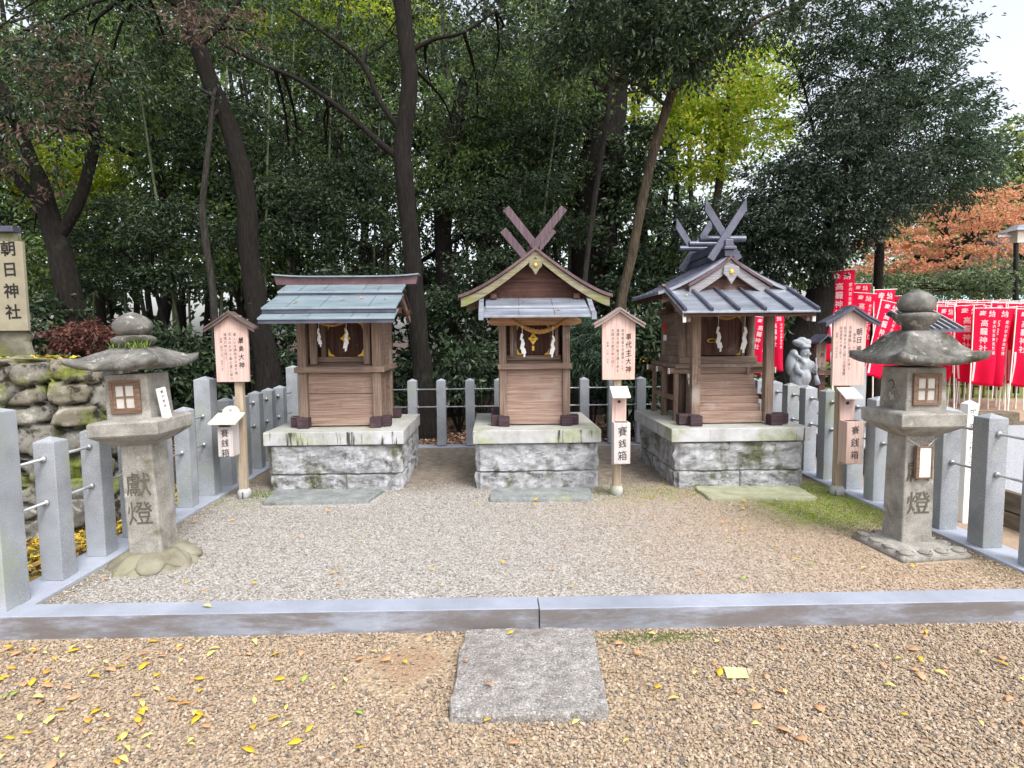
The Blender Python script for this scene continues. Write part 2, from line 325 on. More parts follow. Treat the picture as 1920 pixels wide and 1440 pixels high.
def npmesh(name,V,Fc,mat,parent=None,smooth=False,tri=False):
    """V (n,3) float array, Fc (m,k) int array"""
    base=Vector((0,0,0)); q=parent
    while q is not None: base+=q.location; q=q.parent
    V=np.asarray(V,dtype=np.float32)-np.array(base,dtype=np.float32); Fc=np.asarray(Fc,dtype=np.int32); k=Fc.shape[1]
    me=bpy.data.meshes.new(name); me.vertices.add(len(V)); me.vertices.foreach_set('co',V.ravel())
    me.loops.add(Fc.size); me.loops.foreach_set('vertex_index',Fc.ravel())
    me.polygons.add(len(Fc)); me.polygons.foreach_set('loop_start',np.arange(0,Fc.size,k,dtype=np.int32))
    me.polygons.foreach_set('use_smooth',np.full(len(Fc),smooth)); me.materials.append(mat); me.update(calc_edges=True)
    return link(name,me,parent)
# ------------------------------------------------------------ lettering
_gc={}
def glyph(ch,bold=.012):
    k=(ch,bold)
    if k in _gc: return _gc[k]
    cu=bpy.data.curves.new('g','FONT'); cu.body=ch; cu.size=1; cu.resolution_u=2; cu.offset=bold; cu.align_x='CENTER'
    o=bpy.data.objects.new('g',cu); COL.objects.link(o)
    dg=bpy.context.evaluated_depsgraph_get(); me=bpy.data.meshes.new_from_object(o.evaluated_get(dg))
    V=[v.co.copy() for v in me.vertices]; Fc=[tuple(p.vertices) for p in me.polygons]
    if V:
        zs=[v.y for v in V]; cy=(min(zs)+max(zs))/2 if ord(ch)>0x3100 else .38
        for v in V: v.y-=cy
    bpy.data.objects.remove(o); bpy.data.curves.remove(cu); bpy.data.meshes.remove(me)
    _gc[k]=(V,Fc); return _gc[k]
def write(mb,ch,x,y,z,size,ang=0,normal_y=True,fn=None,bold=.012,sx=1.,hand=0.):
    """one character upright in the XZ plane, facing -Y"""
    V,Fc=glyph(ch,bold); a=ang+(random.uniform(-.08,.08) if hand else 0); k=size*(1+(random.uniform(-.12,.12) if hand else 0)); sh=.12*hand
    out=[]
    for v in V:
        gx=v.x*sx; gz=v.y+gx*sh
        X=x+k*(gx*math.cos(a)-gz*math.sin(a)); Z=z+k*(gx*math.sin(a)+gz*math.cos(a))
        out.append(fn(X,Z) if fn else (X,y,Z))
    mb.add(out,Fc)
def column(mb,text,x,y,z,size,step=None,**k):
    step=step or size*1.12
    for i,ch in enumerate(text):
        if ch!=' ': write(mb,ch,x,y,z-i*step,size,**k)
# ------------------------------------------------------------ leaves
def leaf_arrays(pos,dirs,L,W,fold=.25):
    n=len(pos); up=rng.normal(size=(n,3)); up[:,2]+=1.1
    d=dirs/np.linalg.norm(dirs,axis=1,keepdims=True)
    s=np.cross(d,up); s/=np.linalg.norm(s,axis=1,keepdims=True)+1e-9; nn=np.cross(s,d)
    L=np.broadcast_to(np.asarray(L),(n,))[:,None]; W=np.broadcast_to(np.asarray(W),(n,))[:,None]
    a=pos; m=pos+d*L*.5; b=m+s*W*.5+nn*W*fold; c=pos+d*L-nn*L*.12; e=m-s*W*.5+nn*W*fold
    V=np.stack([a,b,c,e],1).reshape(-1,3); i=np.arange(n)*4
    Fc=np.concatenate([np.stack([i,i+1,i+2],1),np.stack([i,i+2,i+3],1)])
    return V,Fc
def foliage(name,clumps,mat,parent,L=.10,W=.045,per=16,spray=.28,droop=.25,flat=.45,shell=.5,dens=1.):
    """clumps: (centre, (rx,ry,rz), number of leaves); leaves sit in sprays along short twigs"""
    PP=[];DD=[]
    for c,r,n in clumps:
        m=max(1,int(n*dens/per)); u=rng.normal(size=(m,3)); u/=np.linalg.norm(u,axis=1,keepdims=True)
        rad=rng.random(m)**(1/3.)*(1-shell)+shell*rng.random(m)**.25
        sp=np.array(c)+u*rad[:,None]*np.array(r)
        td=u*.8+rng.normal(size=(m,3))*.6; td[:,2]=td[:,2]*flat-droop; td/=np.linalg.norm(td,axis=1,keepdims=True)
        t=rng.random((m,per)); base=sp[:,None,:]+td[:,None,:]*(t*spray*(.6+.8*rng.random((m,1))))[:,:,None]
        off=rng.normal(size=(m,per,3))*np.array([.30,.30,.16])*spray
        p=base+off*(.4+.6*t[:,:,None]); d=td[:,None,:]*.9+rng.normal(size=(m,per,3))*.55; d[:,:,2]-=droop*.6
        PP.append(p.reshape(-1,3)); DD.append(d.reshape(-1,3))
    Pp=np.concatenate(PP); Dd=np.concatenate(DD); n=len(Pp); k=.65+.7*rng.random(n)
    V,Fc=leaf_arrays(Pp,Dd,L*k,W*k)
    return npmesh(name,V,Fc,mat,parent)
def smooth_path(pts,rad,sub=5):
    pts=[Vector(p) for p in pts]; n=len(pts); op=[];orr=[]
    for i in range(n-1):
        p0,p1,p2,p3=pts[max(i-1,0)],pts[i],pts[i+1],pts[min(i+2,n-1)]
        for k in range(sub):
            t=k/sub; op.append(.5*((2*p1)+(p2-p0)*t+(2*p0-5*p1+4*p2-p3)*t*t+(3*p1-p0-3*p2+p3)*t**3)); orr.append(rad[i]*(1-t)+rad[i+1]*t)
    op.append(pts[-1]); orr.append(rad[-1]); return op,orr
def limb(mb,pts,rad,seg=10,wob=.18):
    p,r=smooth_path(pts,rad); mb.tube(p,r,seg,True,wob)
def twigs(mb,clumps,origin_pts,n,r=.018):
    for _ in range(n):
        c,rr,_n=random.choice(clumps); e=Vector(c)+Vector([random.uniform(-1,1)*q*.8 for q in rr])
        o=min(origin_pts,key=lambda q:(q-e).length+random.random()*1.2); m=(o+e)/2+Vector((random.uniform(-.2,.2),random.uniform(-.2,.2),random.uniform(0,.3)))
        limb(mb,[o,m,e],[r*1.7,r,r*.3],5,0)
def C(px,py,Y,rx,ry,rz,n): return (tuple(P(px,py,Y)),(rx,ry,rz),n)
def tree(label,base,limbs,clumps,bark,leaf,name='tree',cat='tree',group=None,tw=14,extra=(),**k):
    r=root(name,label,cat,base,group); mb=MB(); org=[]
    for pts,rad in limbs:
        limb(mb,pts,rad,12 if rad[0]>.1 else 7); sp,_=smooth_path(pts,rad); org+=[q for q in sp if q.z>1.5]
    if clumps and tw and org: twigs(mb,clumps,org,tw)
    mb.build('trunk',bark,r,smooth=True)
    if clumps: foliage('crown',clumps,leaf,r,**k)
    for nm,cl,lm,kk in extra: foliage(nm,cl,lm,r,**kk)
    return r
# ============================================================ SETTING
GM=ground_mat(); YM=yard_mat()
mb=MB(); mb.add([(-400,-200,0),(400,-200,0),(400,500,0),(-400,500,0)],[(0,1,2,3)]); tag(mb.build('ground',GM),kind='structure')
mb=MB(); mb.box(-2.74,3.40,3.20,7.98,-.05,.10); tag(mb.build('yard_gravel_bed',YM),kind='structure')
# front kerb: two long granite blocks that meet near the middle
for x0,x1,y0,y1 in((-3.3,.221,3.10,3.045),(.225,3.9,3.045,3.0)):
    mb=MB(); mb.prism([(x0,y0-.01),(x1,y1),(x1,y1+.15),(x0,y0+.14)],-.03,.125,'xy'); tag(mb.build('kerb',KERB,bevel=.004),kind='structure')
# raised gravel bed beyond the right-hand fence
BEDM=M('bed_gravel',[lin(120,122,126),lin(158,160,164),lin(190,192,196)],scale=60,detail=3,rough=.9,bump=.8,bd=.01)
mb=MB(); mb.box(4.16,7.6,4.0,8.1,0,.262); tag(mb.build('raised_gravel_bed',BEDM),kind='structure')
EDGE=M('bed_edging',[lin(74,66,56),lin(104,94,80),lin(124,116,100)],scale=4,stretch=(4,.6,4),rough=.8,bump=.3)
mb=MB(); mb.box(4.10,4.16,3.9,8.1,.13,.285); mb.box(4.085,4.16,3.9,8.1,0,.12); mb.box(4.10,7.6,8.1,8.2,0,.31); tag(mb.build('bed_edging',EDGE,bevel=.006),kind='structure')
mb=MB(); mb.box(6.9,7.5,8.25,8.5,0,.42); tag(mb.build('dark_stone_block',EDGE,bevel=.01),'dark square stone block at the far end of the raised gravel bed','stone block')
# earth bank behind the rubble wall
BANK=M('earth_bank',[lin(44,38,26),lin(80,70,44),lin(120,112,62)],scale=5,rough=.95,bump=.8,bd=.02)
nx,ny=60,40; V=[];Fc=[]
for j in range(ny+1):
    for i in range(nx+1):
        x=-12+i*(8.75/nx); y=5.02+j*(3.4/ny)
        e=min(1,max(0,(-3.42-max(0,y-5.3)*.55-x)/.25)); e2=min(1,max(0,(8.4-y)/1.6)); V.append((x,y,1.40*e*e2+.05*noise.noise(Vector((x,y,0))*1.5)-.03))
for j in range(ny):
    for i in range(nx): a=j*(nx+1)+i; Fc.append((a,a+1,a+nx+2,a+nx+1))
mb=MB(); mb.add(V,Fc); tag(mb.build('earth_bank',BANK,smooth=True),kind='structure')
# ---- stone fences
def post_mb(x,y,z0,h,w=.122,tip=.028):
    m=MB(); m.frus(x,y,z0,z0+h-tip,w,w*.985); m.frus(x,y,z0+h-tip,z0+h,w*.985,.006); return m
def fence(label,posts,rails,kerbs,zr,collar_axis):
    r=root('stone_fence',label,'fence',(posts[0][0],posts[0][1],0),None)
    cache={}
    for (x,y,h,wd) in posts:
        k=(round(h,3),wd)
        if k not in cache:
            o=post_mb(0,0,0,h,wd); me=o.build('post',GRANITE,None,bevel=.004); cache[k]=me; me.parent=r
            me.location=Vector((x,y,.12))-r.location
        else:
            c=cache[k].copy(); COL.objects.link(c); c.location=Vector((x,y,.12))-r.location
    for p0,p1 in rails:
        for z in zr:
            m=MB(); m.tube([(p0[0],p0[1],z),(p1[0],p1[1],z)],.0095,8)
            for (x,y,h,wd) in posts:
                d=Vector((p1[0]-p0[0],p1[1]-p0[1],0)).normalized(); c=Vector((x,y,z))
                for s in(-1,1):
                    q=c+d*s*(wd/2+.004); m.tube([q-d*s*.006,q+d*s*.012],.019,10)
            m.build('rail',STEEL,r,smooth=True)
    for k in kerbs:
        m=MB(); m.box(*k); m.build('base_kerb',GRANITE_K,r,bevel=.004)
    return r
LX=-2.66
lp=[(LX-.02,3.22,1.09,.17)]+[(LX,y,.865,.125) for y in(3.62,4.02,4.40,4.78,5.16)]+[(LX,5.56,1.10,.145)]+[(LX,y,.865,.125) for y in(5.94,6.32,6.70,7.08,7.46)]
fence('left granite post fence with steel rods, next to the rubble wall',lp,[((LX,3.25),(LX,7.85))],[(LX-.13,LX+.13,3.19,7.80,0,.12)],(.86,.60),0)
RX=3.31
rp=[(RX,y,.90,.135) for y in(3.46,3.86,4.25,4.64,5.02)]+[(RX+.01,5.42,1.16,.155)]+[(RX,y,.90,.13) for y in(5.80,6.18,6.56,6.94,7.32,7.62)]
fence('right granite post fence with steel rods, next to the red banners',rp,[((RX,2.9),(RX,7.85))],[(RX-.13,RX+.13,3.17,7.80,0,.12)],(.89,.62),0)
BY=7.97
bp=[(-2.66,BY,1.09,.145)]+[(-2.24+.3825*i,BY,.895,.122) for i in range(14)]+[(3.22,BY,1.10,.145)]
fence('back granite post fence with steel rods, behind the shrines',bp,[((-2.66,BY),(3.22,BY))],[(-2.8,3.4,BY-.10,BY+.12,0,.108)],(.87,.635),1)
# ---- rubble wall on the left
def rubble():
    path=[Vector((-9.5,4.78)),Vector((-3.72,4.88)),Vector((-3.46,4.97)),Vector((-3.36,5.2)),Vector((-3.75,6.1))]
    seg=[(path[i+1]-path[i]).length for i in range(4)]; T=sum(seg); du=.022; dv=.022; h=1.46
    nu=int(T/du); nv=int(h/dv); rs=random.Random(5); seeds=[]
    row=0; z=-.1
    while z<h+.35:
        rh=.15+.07*rs.random(); u=-.2-(row%2)*.13
        while u<T+.3:
            wd=.16+.22*rs.random(); seeds.append((u+wd/2,z+rh/2+rs.uniform(-.085,.085),rs.random(),rs.uniform(-1.6,1.6),rs.uniform(.6,1.3))); u+=wd
        z+=rh; row+=1
    S=np.array(seeds); U=np.linspace(0,T,nu+1); Z=np.linspace(0,h,nv+1)
    gu,gz=np.meshgrid(U,Z); gu=gu.ravel(); gz=gz.ravel()
    wu=np.array([.045*noise.noise(Vector((a*3.1,b*3.1,0))) for a,b in zip(gu,gz)]); wz=np.array([.045*noise.noise(Vector((a*3.1,b*3.1,9))) for a,b in zip(gu,gz)])
    f1=np.full(len(gu),9.);f2=np.full(len(gu),9.);idx=np.zeros(len(gu),int)
    for i,(su,sz,_,an,asp) in enumerate(S):
        a=gu+wu-su; b=(gz+wz-sz)*1.15; c,s_=math.cos(an*.5),math.sin(an*.5)
        d=np.sqrt(((a*c+b*s_)*asp)**2+(-a*s_+b*c)**2); m=d<f1; f2=np.where(m,f1,np.minimum(f2,d)); idx=np.where(m,i,idx); f1=np.where(m,d,f1)
    e=np.clip((f2-f1)/.036,0,1); e=1-(1-e)**1.6
    cell=S[idx,2]; nz=np.array([noise.fractal(Vector((a*6,b*6,c*20)),.9,2.,5) for a,b,c in zip(gu,gz,cell)])
    tilt=(gz-S[idx,1])*(cell-.5)*.45+(gu-S[idx,0])*(S[idx,3])*.3
    hgt=e*(.10+.07*cell)+tilt*e+nz*.03*e+.035*e*np.array([noise.voronoi(Vector((a*7,b*7,c*31)))[0][0] for a,b,c in zip(gu,gz,cell)])
    cum=[0]
    for q in seg: cum.append(cum[-1]+q)
    V=np.zeros((len(gu),3)); top=h-.05+.07*np.array([noise.noise(Vector((a*2.2,0,3))) for a in gu])
    for i,(a,b) in enumerate(zip(gu,gz)):
        k=0
        while k<3 and a>cum[k+1]: k+=1
        t=(a-cum[k])/seg[k]; p=path[k].lerp(path[k+1],min(1,t)); d0=(path[k+1]-path[k]).normalized()
        n=Vector((d0.y,-d0.x)); o=hgt[i]+(1-b/h)*.13-.04
        zz=min(b,top[i])
        if b>h-.03: o-=.25
        V[i]=(p.x+n.x*o,p.y+n.y*o,zz)
    Fq=[];w_=nu+1
    for j in range(nv):
        for i in range(nu): a=j*w_+i; Fq.append((a,a+1,a+w_+1,a+w_))
    t=NT('rubble_wall_stone'); at=t.n('ShaderNodeAttribute',attribute_name='stone'); v=t.coords(jit=False)
    c=t.ramp(at.outputs['Fac'],[(0,lin(66,67,70)),(.25,lin(116,114,106)),(.5,lin(84,82,78)),(.7,lin(120,114,100)),(1,lin(102,103,106))])
    n1=t.noise(v,9,9,.7); c=t.mix(t.sstep(n1,.53,.68),c,lin(158,155,146)); c=t.mix(t.sstep(n1,.50,.38),c,lin(46,42,36))
    jo=t.n('ShaderNodeAttribute',attribute_name='joint'); c=t.mix(jo.outputs['Fac'],c,lin(22,20,15))
    ms=t.math('MULTIPLY',t.sstep(t.noise(v,3.2,6,.6),.52,.64),t.sstep(t.noise(t.coords((1,1,.2),jit=False),1.3,2),.40,.6)); c=t.mix(t.math('MULTIPLY',ms,.9),c,t.ramp(t.noise(v,30,4),[(.3,lin(58,74,18)),(.7,lin(128,136,40))]))
    mat=t.fin(c,.92,t.bump(n1,.8,.012))
    o=npmesh('rubble_wall',V,Fq,mat,None,True)
    for nm,ar in(('stone',cell),('joint',np.clip(1-e*1.8,0,1))):
        a=o.data.attributes.new(nm,'FLOAT','POINT'); a.data.foreach_set('value',ar.astype(np.float32))
    tag(o,'rough rubble stone retaining wall with moss in its joints at the left edge','wall')
rubble()
# ---- stone monument on the wall
r=root('stone_monument','tall natural stone slab with inset name panel standing on top of the rubble wall','monument',(-4.2,5.15,1.40))
mb=MB(); top=[];nU=26;nV=20;V=[];Fc=[]
def edge(z): return -3.87+.045*noise.noise(Vector((0,z*5,1)))+.02*noise.noise(Vector((3,z*17,1)))+ (.05 if z<1.62 else 0)
for j in range(nV+1):
    z=1.40+j*(2.435-1.40)/nV; xr=edge(z); xl=-4.75
    for i in range(nU+1):
        x=xl+(xr-xl)*i/nU; V.append((x,5.06+.018*noise.noise(Vector((x*6,z*6,0)))+(.03 if i==nU else 0),z))
for j in range(nV):
    for i in range(nU): a=j*(nU+1)+i; Fc.append((a,a+1,a+nU+2,a+nU+1))
mb.add(V,Fc)
k=[(edge(1.40+j*(1.035)/nV),1.40+j*1.035/nV) for j in range(nV+1)]
for j in range(nV): mb.add([(k[j][0],5.075,k[j][1]),(k[j][0]-.07,5.15,k[j][1]),(k[j+1][0]-.07,5.15,k[j+1][1]),(k[j+1][0],5.075,k[j+1][1])],[(0,1,2,3)])
mb.box(-4.75,-3.97,5.09,5.16,1.40,2.42)
MONU=M('monument_stone',[lin(72,72,62),lin(104,102,90),lin(130,128,114)],scale=6,detail=8,rough=.85,bump=.5,ov=[(lin(92,98,50),4,.5,.7,0)])
mb.build('slab',MONU,r,smooth=False)
mb=MB(); mb.box(-4.80,-3.875,5.02,5.12,2.437,2.485); mb.build('cap',DKMETAL,r,bevel=.006)
mb=MB(); mb.box(-4.72,-3.805,5.018,5.05,1.64,2.36)
PAN=M('monument_panel',[lin(128,122,104),lin(146,140,122)],scale=8,rough=.7,bump=.15); pn=mb.build('name_panel',PAN,r,bevel=.004)
mb=MB(); q=P(17,465,5.02)
for i,ch in enumerate('朝日神社'):
    a=P(15+i*3.2,466+i*39.5,5.0155); write(mb,ch,a.x,5.0155,a.z,.125,bold=.02,ang=.03)
    a=P(-25+i*2.2,466+i*39.5,5.0155); write(mb,'厳島神社'[i],a.x,5.0155,a.z,.125,bold=.02,ang=.03)
mb.build('carved_lettering',BLACK,pn)
# ============================================================ SHRINE PEDESTALS
def rock_block(m,p0,ux,uz,nrm,L,Hh,amp,seed,n=44,mz=20):
    V=[];Fc=[]
    for j in range(mz+1):
        for i in range(n+1):
            a=i/n;b=j/mz; e=min(a,1-a)*L; e2=min(b,1-b)*Hh; pil=min(1,(e+.004)/.016)*min(1,(e2+.004)/.014)
            q=Vector((a*L*4+seed*9.1,b*Hh*5,seed)); d=pil*(amp*.35+amp*1.25*noise.voronoi(q*1.1+Vector((noise.noise(q*2)*.4,noise.noise(q*2+Vector((5,0,0)))*.4,0)))[0][0]+amp*.45*noise.fractal(q*2,.8,2.2,5))
            V.append(Vector(p0)+ux*(a*L)+uz*(b*Hh)+nrm*d)
    for j in range(mz):
        for i in range(n): k=j*(n+1)+i; Fc.append((k,k+1,k+n+2,k+n+1))
    m.add(V,Fc)
def pedestal(label,x0,x1,y0,y1,rows,overs,seed,splits):
    zt=.545; cx=(x0+x1)/2
    r=root('shrine_pedestal',label,'pedestal',(cx,(y0+y1)/2,.10),'stone pedestals under the small shrines')
    mb=MB(); mb.box(x0+.02,x1-.02,y0+.02,y1-.02,.06,zt); UZ=Vector((0,0,1)); z=.08; k=seed
    for ri,rh in list(enumerate(rows))[::-1]:
        rh2=rh*(zt-.08)
        for (a0,a1,fx) in ((x0,x1,0),(y0,y1,1),(y0,y1,2)):
            cuts=[0]+splits[ri]+[1] if fx==0 else [0,.45,1]
            for c0,c1 in zip(cuts,cuts[1:]):
                k+=1; A=a0+(a1-a0)*c0; L=(a1-a0)*(c1-c0)
                if fx==0: rock_block(mb,(A,y0+.012,z),Vector((1,0,0)),UZ,Vector((0,-1,0)),L,rh2,.035,k)
                elif fx==1: rock_block(mb,(x1-.012,A,z),Vector((0,1,0)),UZ,Vector((1,0,0)),L,rh2,.03,k)
                else: rock_block(mb,(x0+.012,A+L,z),Vector((0,-1,0)),UZ,Vector((-1,0,0)),L,rh2,.03,k)
        z+=rh2
    mb.build('rock_faced_base',ROCKB,r)
    mb=MB(); mb.box(*overs,zt+.002,.675); mb.build('cap_slab',CAPM,r,bevel=.006)
pedestal('mossy stone pedestal of two rough courses under the flat ridged shrine nearest the left fence',-2.15,-.91,5.70,6.86,[.62,.38],(-2.19,-.87,5.65,6.92),1,[[],[.58]])
pedestal('narrow rough stone pedestal under the middle shrine',-.17,.97,5.66,6.86,[.6,.4],(-.21,1.01,5.60,6.92),40,[[],[]])
pedestal('bluish rough stone pedestal with clean cap slab under the porch shrine on the right',1.74,2.95,5.60,7.0,[.62,.38],(1.67,3.01,5.55,7.06),80,[[],[.5]])
# stepping slabs
def rough_slab(name,label,poly,z0,z1,mat,cat='stone slab',group=None,loc=None,jit=.012):
    c=sum((Vector((a,b)) for a,b in poly),Vector((0,0)))/len(poly); pts=[]
    for i in range(len(poly)):
        a,b=Vector(poly[i]),Vector(poly[(i+1)%len(poly)]); n=14
        for k in range(n):
            p=a.lerp(b,k/n); d=(p-c).normalized(); p=p+d*(jit*noise.noise(Vector((p.x*14,p.y*14,2)))-(.015 if k in(0,) else 0)); pts.append(p)
    n=len(pts); V=[(p.x,p.y,z0) for p in pts]; Fc=[]
    rings=[(1.0,z0+(z1-z0)*.8),(.985,z1)]+[(f,z1) for f in(.9,.78,.62,.45,.28,.12)]
    for f,z in rings:
        for p in pts:
            q=c+(p-c)*f; V.append((q.x,q.y,z+(.006*noise.noise(Vector((q.x*9,q.y*9,5))) if f<1 else 0)))
    for k in range(len(rings)):
        for i in range(n): Fc.append((k*n+i,k*n+(i+1)%n,(k+1)*n+(i+1)%n,(k+1)*n+i))
    Fc.append(tuple(len(rings)*n+i for i in range(n)))
    m=MB(); m.add(V,Fc); o=m.build(name,mat,None,loc=(c.x,c.y,z0)); 
    return tag(o,label,cat,group)
rough_slab('stepping_slab','thin grey stepping slab lying in front of the left shrine pedestal',[(-2.05,5.20),(-1.13,5.21),(-1.05,5.62),(-2.08,5.62)],.09,.135,SLABM)
rough_slab('stepping_slab','thin bluish stepping slab lying in front of the middle shrine pedestal',[(-.06,5.18),(.86,5.14),(.88,5.50),(-.03,5.53)],.09,.14,SLABM)
rough_slab('stepping_slab','thin yellowish stepping slab lying in moss before the right shrine pedestal',[(1.88,5.09),(2.82,5.05),(2.86,5.48),(1.88,5.53)],.09,.13,M('yellow_slab',[lin(124,126,100),lin(150,152,124),lin(166,168,144)],scale=8,rough=.85,bump=.4,fine=(120,.3,.2)))
rough_slab('stepping_slab','large rough granite slab lying in the tan gravel before the kerb',[(-.205,2.30),(.45,2.285),(.50,2.99),(-.17,3.00)],-.03,.045,NEARST)
# ============================================================ SHRINES
def fittings(parent,x0,x1,z0,z1,y,s=.05):
    for (x,z,a,b) in((x0,z0,1,1),(x1,z0,-1,1),(x0,z1,1,-1),(x1,z1,-1,-1)):
        m=MB(); pts=[(x,z),(x+a*s,z),(x+a*s*.62,z+b*s*.30),(x+a*s*.34,z+b*s*.45),(x+a*s*.22,z+b*s*.75),(x,z+b*s*1.25)]
        if a*b<0: pts=pts[::-1]
        m.prism(pts,y-.005,y-.001); m.build('corner_fitting',GOLD,parent)
def lozenge(parent,x,z,y,s):
    m=MB(); m.prism([(x-s,z+.1*s),(x-.5*s,z+.5*s),(x,z+1.35*s),(x+.5*s,z+.5*s),(x+s,z+.1*s),(x+.6*s,z-.35*s),(x,z-1.25*s),(x-.6*s,z-.35*s)],y-.010,y-.001)
    m.ball((x,y-.012,z),(s*.45,.012,s*.45)); m.box(x-s*.95,x+s*.95,y-.022,y-.008,z-.008,z+.010); m.build('gilt_lock',GOLD,parent,bevel=.001)
    for u,v in((1.45,2.1),(-2.3,-1.4)):
        m=MB(); m.box(x-.012,x+.012,y-.006,y-.001,z+u*s,z+v*s); m.build('gilt_strap',GOLD,parent)
def doors(parent,x0,x1,z0,z1,y,lock=True,fs=.068):
    m=MB(); m.box(x0,x1,y,y+.02,z0,z1); m.box((x0+x1)/2-.008,(x0+x1)/2+.008,y-.004,y-.0005,z0,z1)
    d=m.build('door',WD_Z,parent,bevel=.002); fittings(d,x0,x1,z0,z1,y,fs)
    if lock: lozenge(d,(x0+x1)/2,(z0+z1)/2+.005,y-.004,.052)
    return d
def feet(parent,xs,ys,z0,z1,o=.12,w=.11):
    for x in xs:
        for y in ys:
            s=-1 if x==xs[0] else 1; t_=-1 if y==ys[0] else 1
            m=MB(); m.box(x-w/2,x+w/2,min(y,y+t_*o),max(y,y+t_*o),z0,z1); m.box(min(x,x+s*o*1.15),max(x,x+s*o*1.15),y-w/2+.006,y+w/2-.006,z0+.006,z1+.006)
            m.build('sill_beam_end',W_FOOT,parent,bevel=.008)
def shide(name,label,x,y,z,sc,mirror=1,kind=0):
    """zig-zag folded paper streamer hanging on a string"""
    r=root(name,label,'paper streamer',(x,y,z)); m=MB(); m.tube([(x,y,z),(x,y+.001,z-.10*sc)],.0022,5); m.build('string',PAPER,r)
    m=MB(); zz=z-.10*sc; X=x; w_=.030*sc; h_=.052*sc
    for i in range(4):
        dx=mirror*.012*sc*(1 if i%2 else -1); wd=w_*(.7+.22*i)
        m.prism([(X-wd/2+dx,zz-h_),(X+wd/2+dx,zz-h_*.86),(X+wd/2,zz),(X-wd/2,zz+.008)],y-.004-.003*(i%2),y-.002-.003*(i%2)); zz-=h_*.80; X+=mirror*.010*sc*(1 if i%2 else -.3)
    m.prism([(X-w_*.15,zz-h_*.75),(X+w_*.35,zz-h_*.7),(X+w_*.5,zz+.01),(X-w_*.1,zz+.01)],y-.008,y-.006)
    m.build('folded_paper',PAPER,r); return r
def rope(label,x0,x1,y,z,sag,rad):
    pts=[];n=26; m=MB()
    for k in range(3):
        P_=[]
        for i in range(n+1):
            t_=i/n; a=t_*26+k*2*PI/3; rr=rad*(.35+.65*math.sin(PI*min(1,max(0,t_))))
            P_.append((x0+(x1-x0)*t_,y+rr*.5*math.cos(a),z-sag*math.sin(PI*t_)+rr*.5*math.sin(a)))
        m.tube(P_,[rad*(.3+.5*math.sin(PI*i/n)) for i in range(n+1)],7)
    o=m.build('sacred_rope',ROPE,None,smooth=True,loc=((x0+x1)/2,y,z)); return tag(o,label,'straw rope')
# ---------- shrine 1: flat stepped board roof
cx=-1.53; r=root('small_shrine','small cedar shrine with level ridge and stepped bluish copper board roof','shrine',(cx,6.25,.675),'three small wooden shrines on stone pedestals'); S=r
zf=.675
PX=(-1.895,-1.165); PYs=(5.98,6.60)
feet(S,(-1.885,-1.175),(5.98,6.62),zf+.002,zf+.105)
for x in PX:
    for y in PYs:
        m=MB(); m.box(x-.042,x+.042,y-.042,y+.042,zf+.02,1.78); m.build('post',W_Z,S,bevel=.004)
for x in(-1.795,-1.265,):
    m=MB(); m.box(x-.034,x+.034,5.99,6.03,1.30,1.78); m.build('inner_post',W_Z,S,bevel=.003)
m=MB(); m.box(-1.853,-1.207,5.975,6.02,zf+.012,.79); m.build('bottom_sill',WP_X,S,bevel=.003)
m=MB(); m.box(-1.853,-1.207,6.0,6.02,.79,1.003); m.box(-1.853,-1.207,5.998,6.018,1.008,1.225); m.build('front_panel',WP_X,S,bevel=.002)
for x,nm in((-1.905,0),(-1.155,1)):
    m=MB(); m.box(x-.008,x+.008,6.02,6.56,.70,1.72); m.build('side_panel',W_Y,S)
    m=MB(); m.box(x-.018,x+.018,6.25,6.31,.70,1.74); m.build('side_stud',W_Z,S,bevel=.003)
m=MB(); m.box(-1.90,-1.16,6.60,6.62,.70,1.75); m.build('back_panel',W_X,S)
m=MB(); m.box(-1.965,-1.085,5.91,5.952,1.222,1.275); m.build('front_belt_beam',W_X,S,bevel=.003)
for x in(-1.945,-1.115): 
    m=MB(); m.box(x-.02,x+.02,5.953,6.74,1.225,1.278); m.build('side_belt_beam',W_Y,S,bevel=.003)
m=MB(); m.prism([(5.935,1.277),(6.20,1.335),(6.20,1.27),(5.935,1.262)],-1.85,-1.21,'yz'); m.box(-1.85,-1.21,6.10,6.16,1.32,1.37); m.build('niche_floor',W_X,S)
doors(S,-1.70,-1.34,1.372,1.725,6.20)
for x in(-1.745,-1.30): 
    m=MB(); m.box(x-.022,x+.022,6.165,6.215,1.365,1.76); m.build('door_jamb',W_Z,S,bevel=.002)
m=MB(); m.box(-1.86,-1.20,6.215,6.235,1.34,1.78); m.build('niche_back_wall',WD_X,S)
m=MB(); m.box(-1.93,-1.13,5.965,5.998,1.725,1.79); m.build('lintel',W_X,S,bevel=.003)
for y in(5.965,6.615):
    m=MB(); m.box(-1.97,-1.09,y-.035,y+.035,1.79,1.83); m.build('roof_plate',W_X,S,bevel=.003)
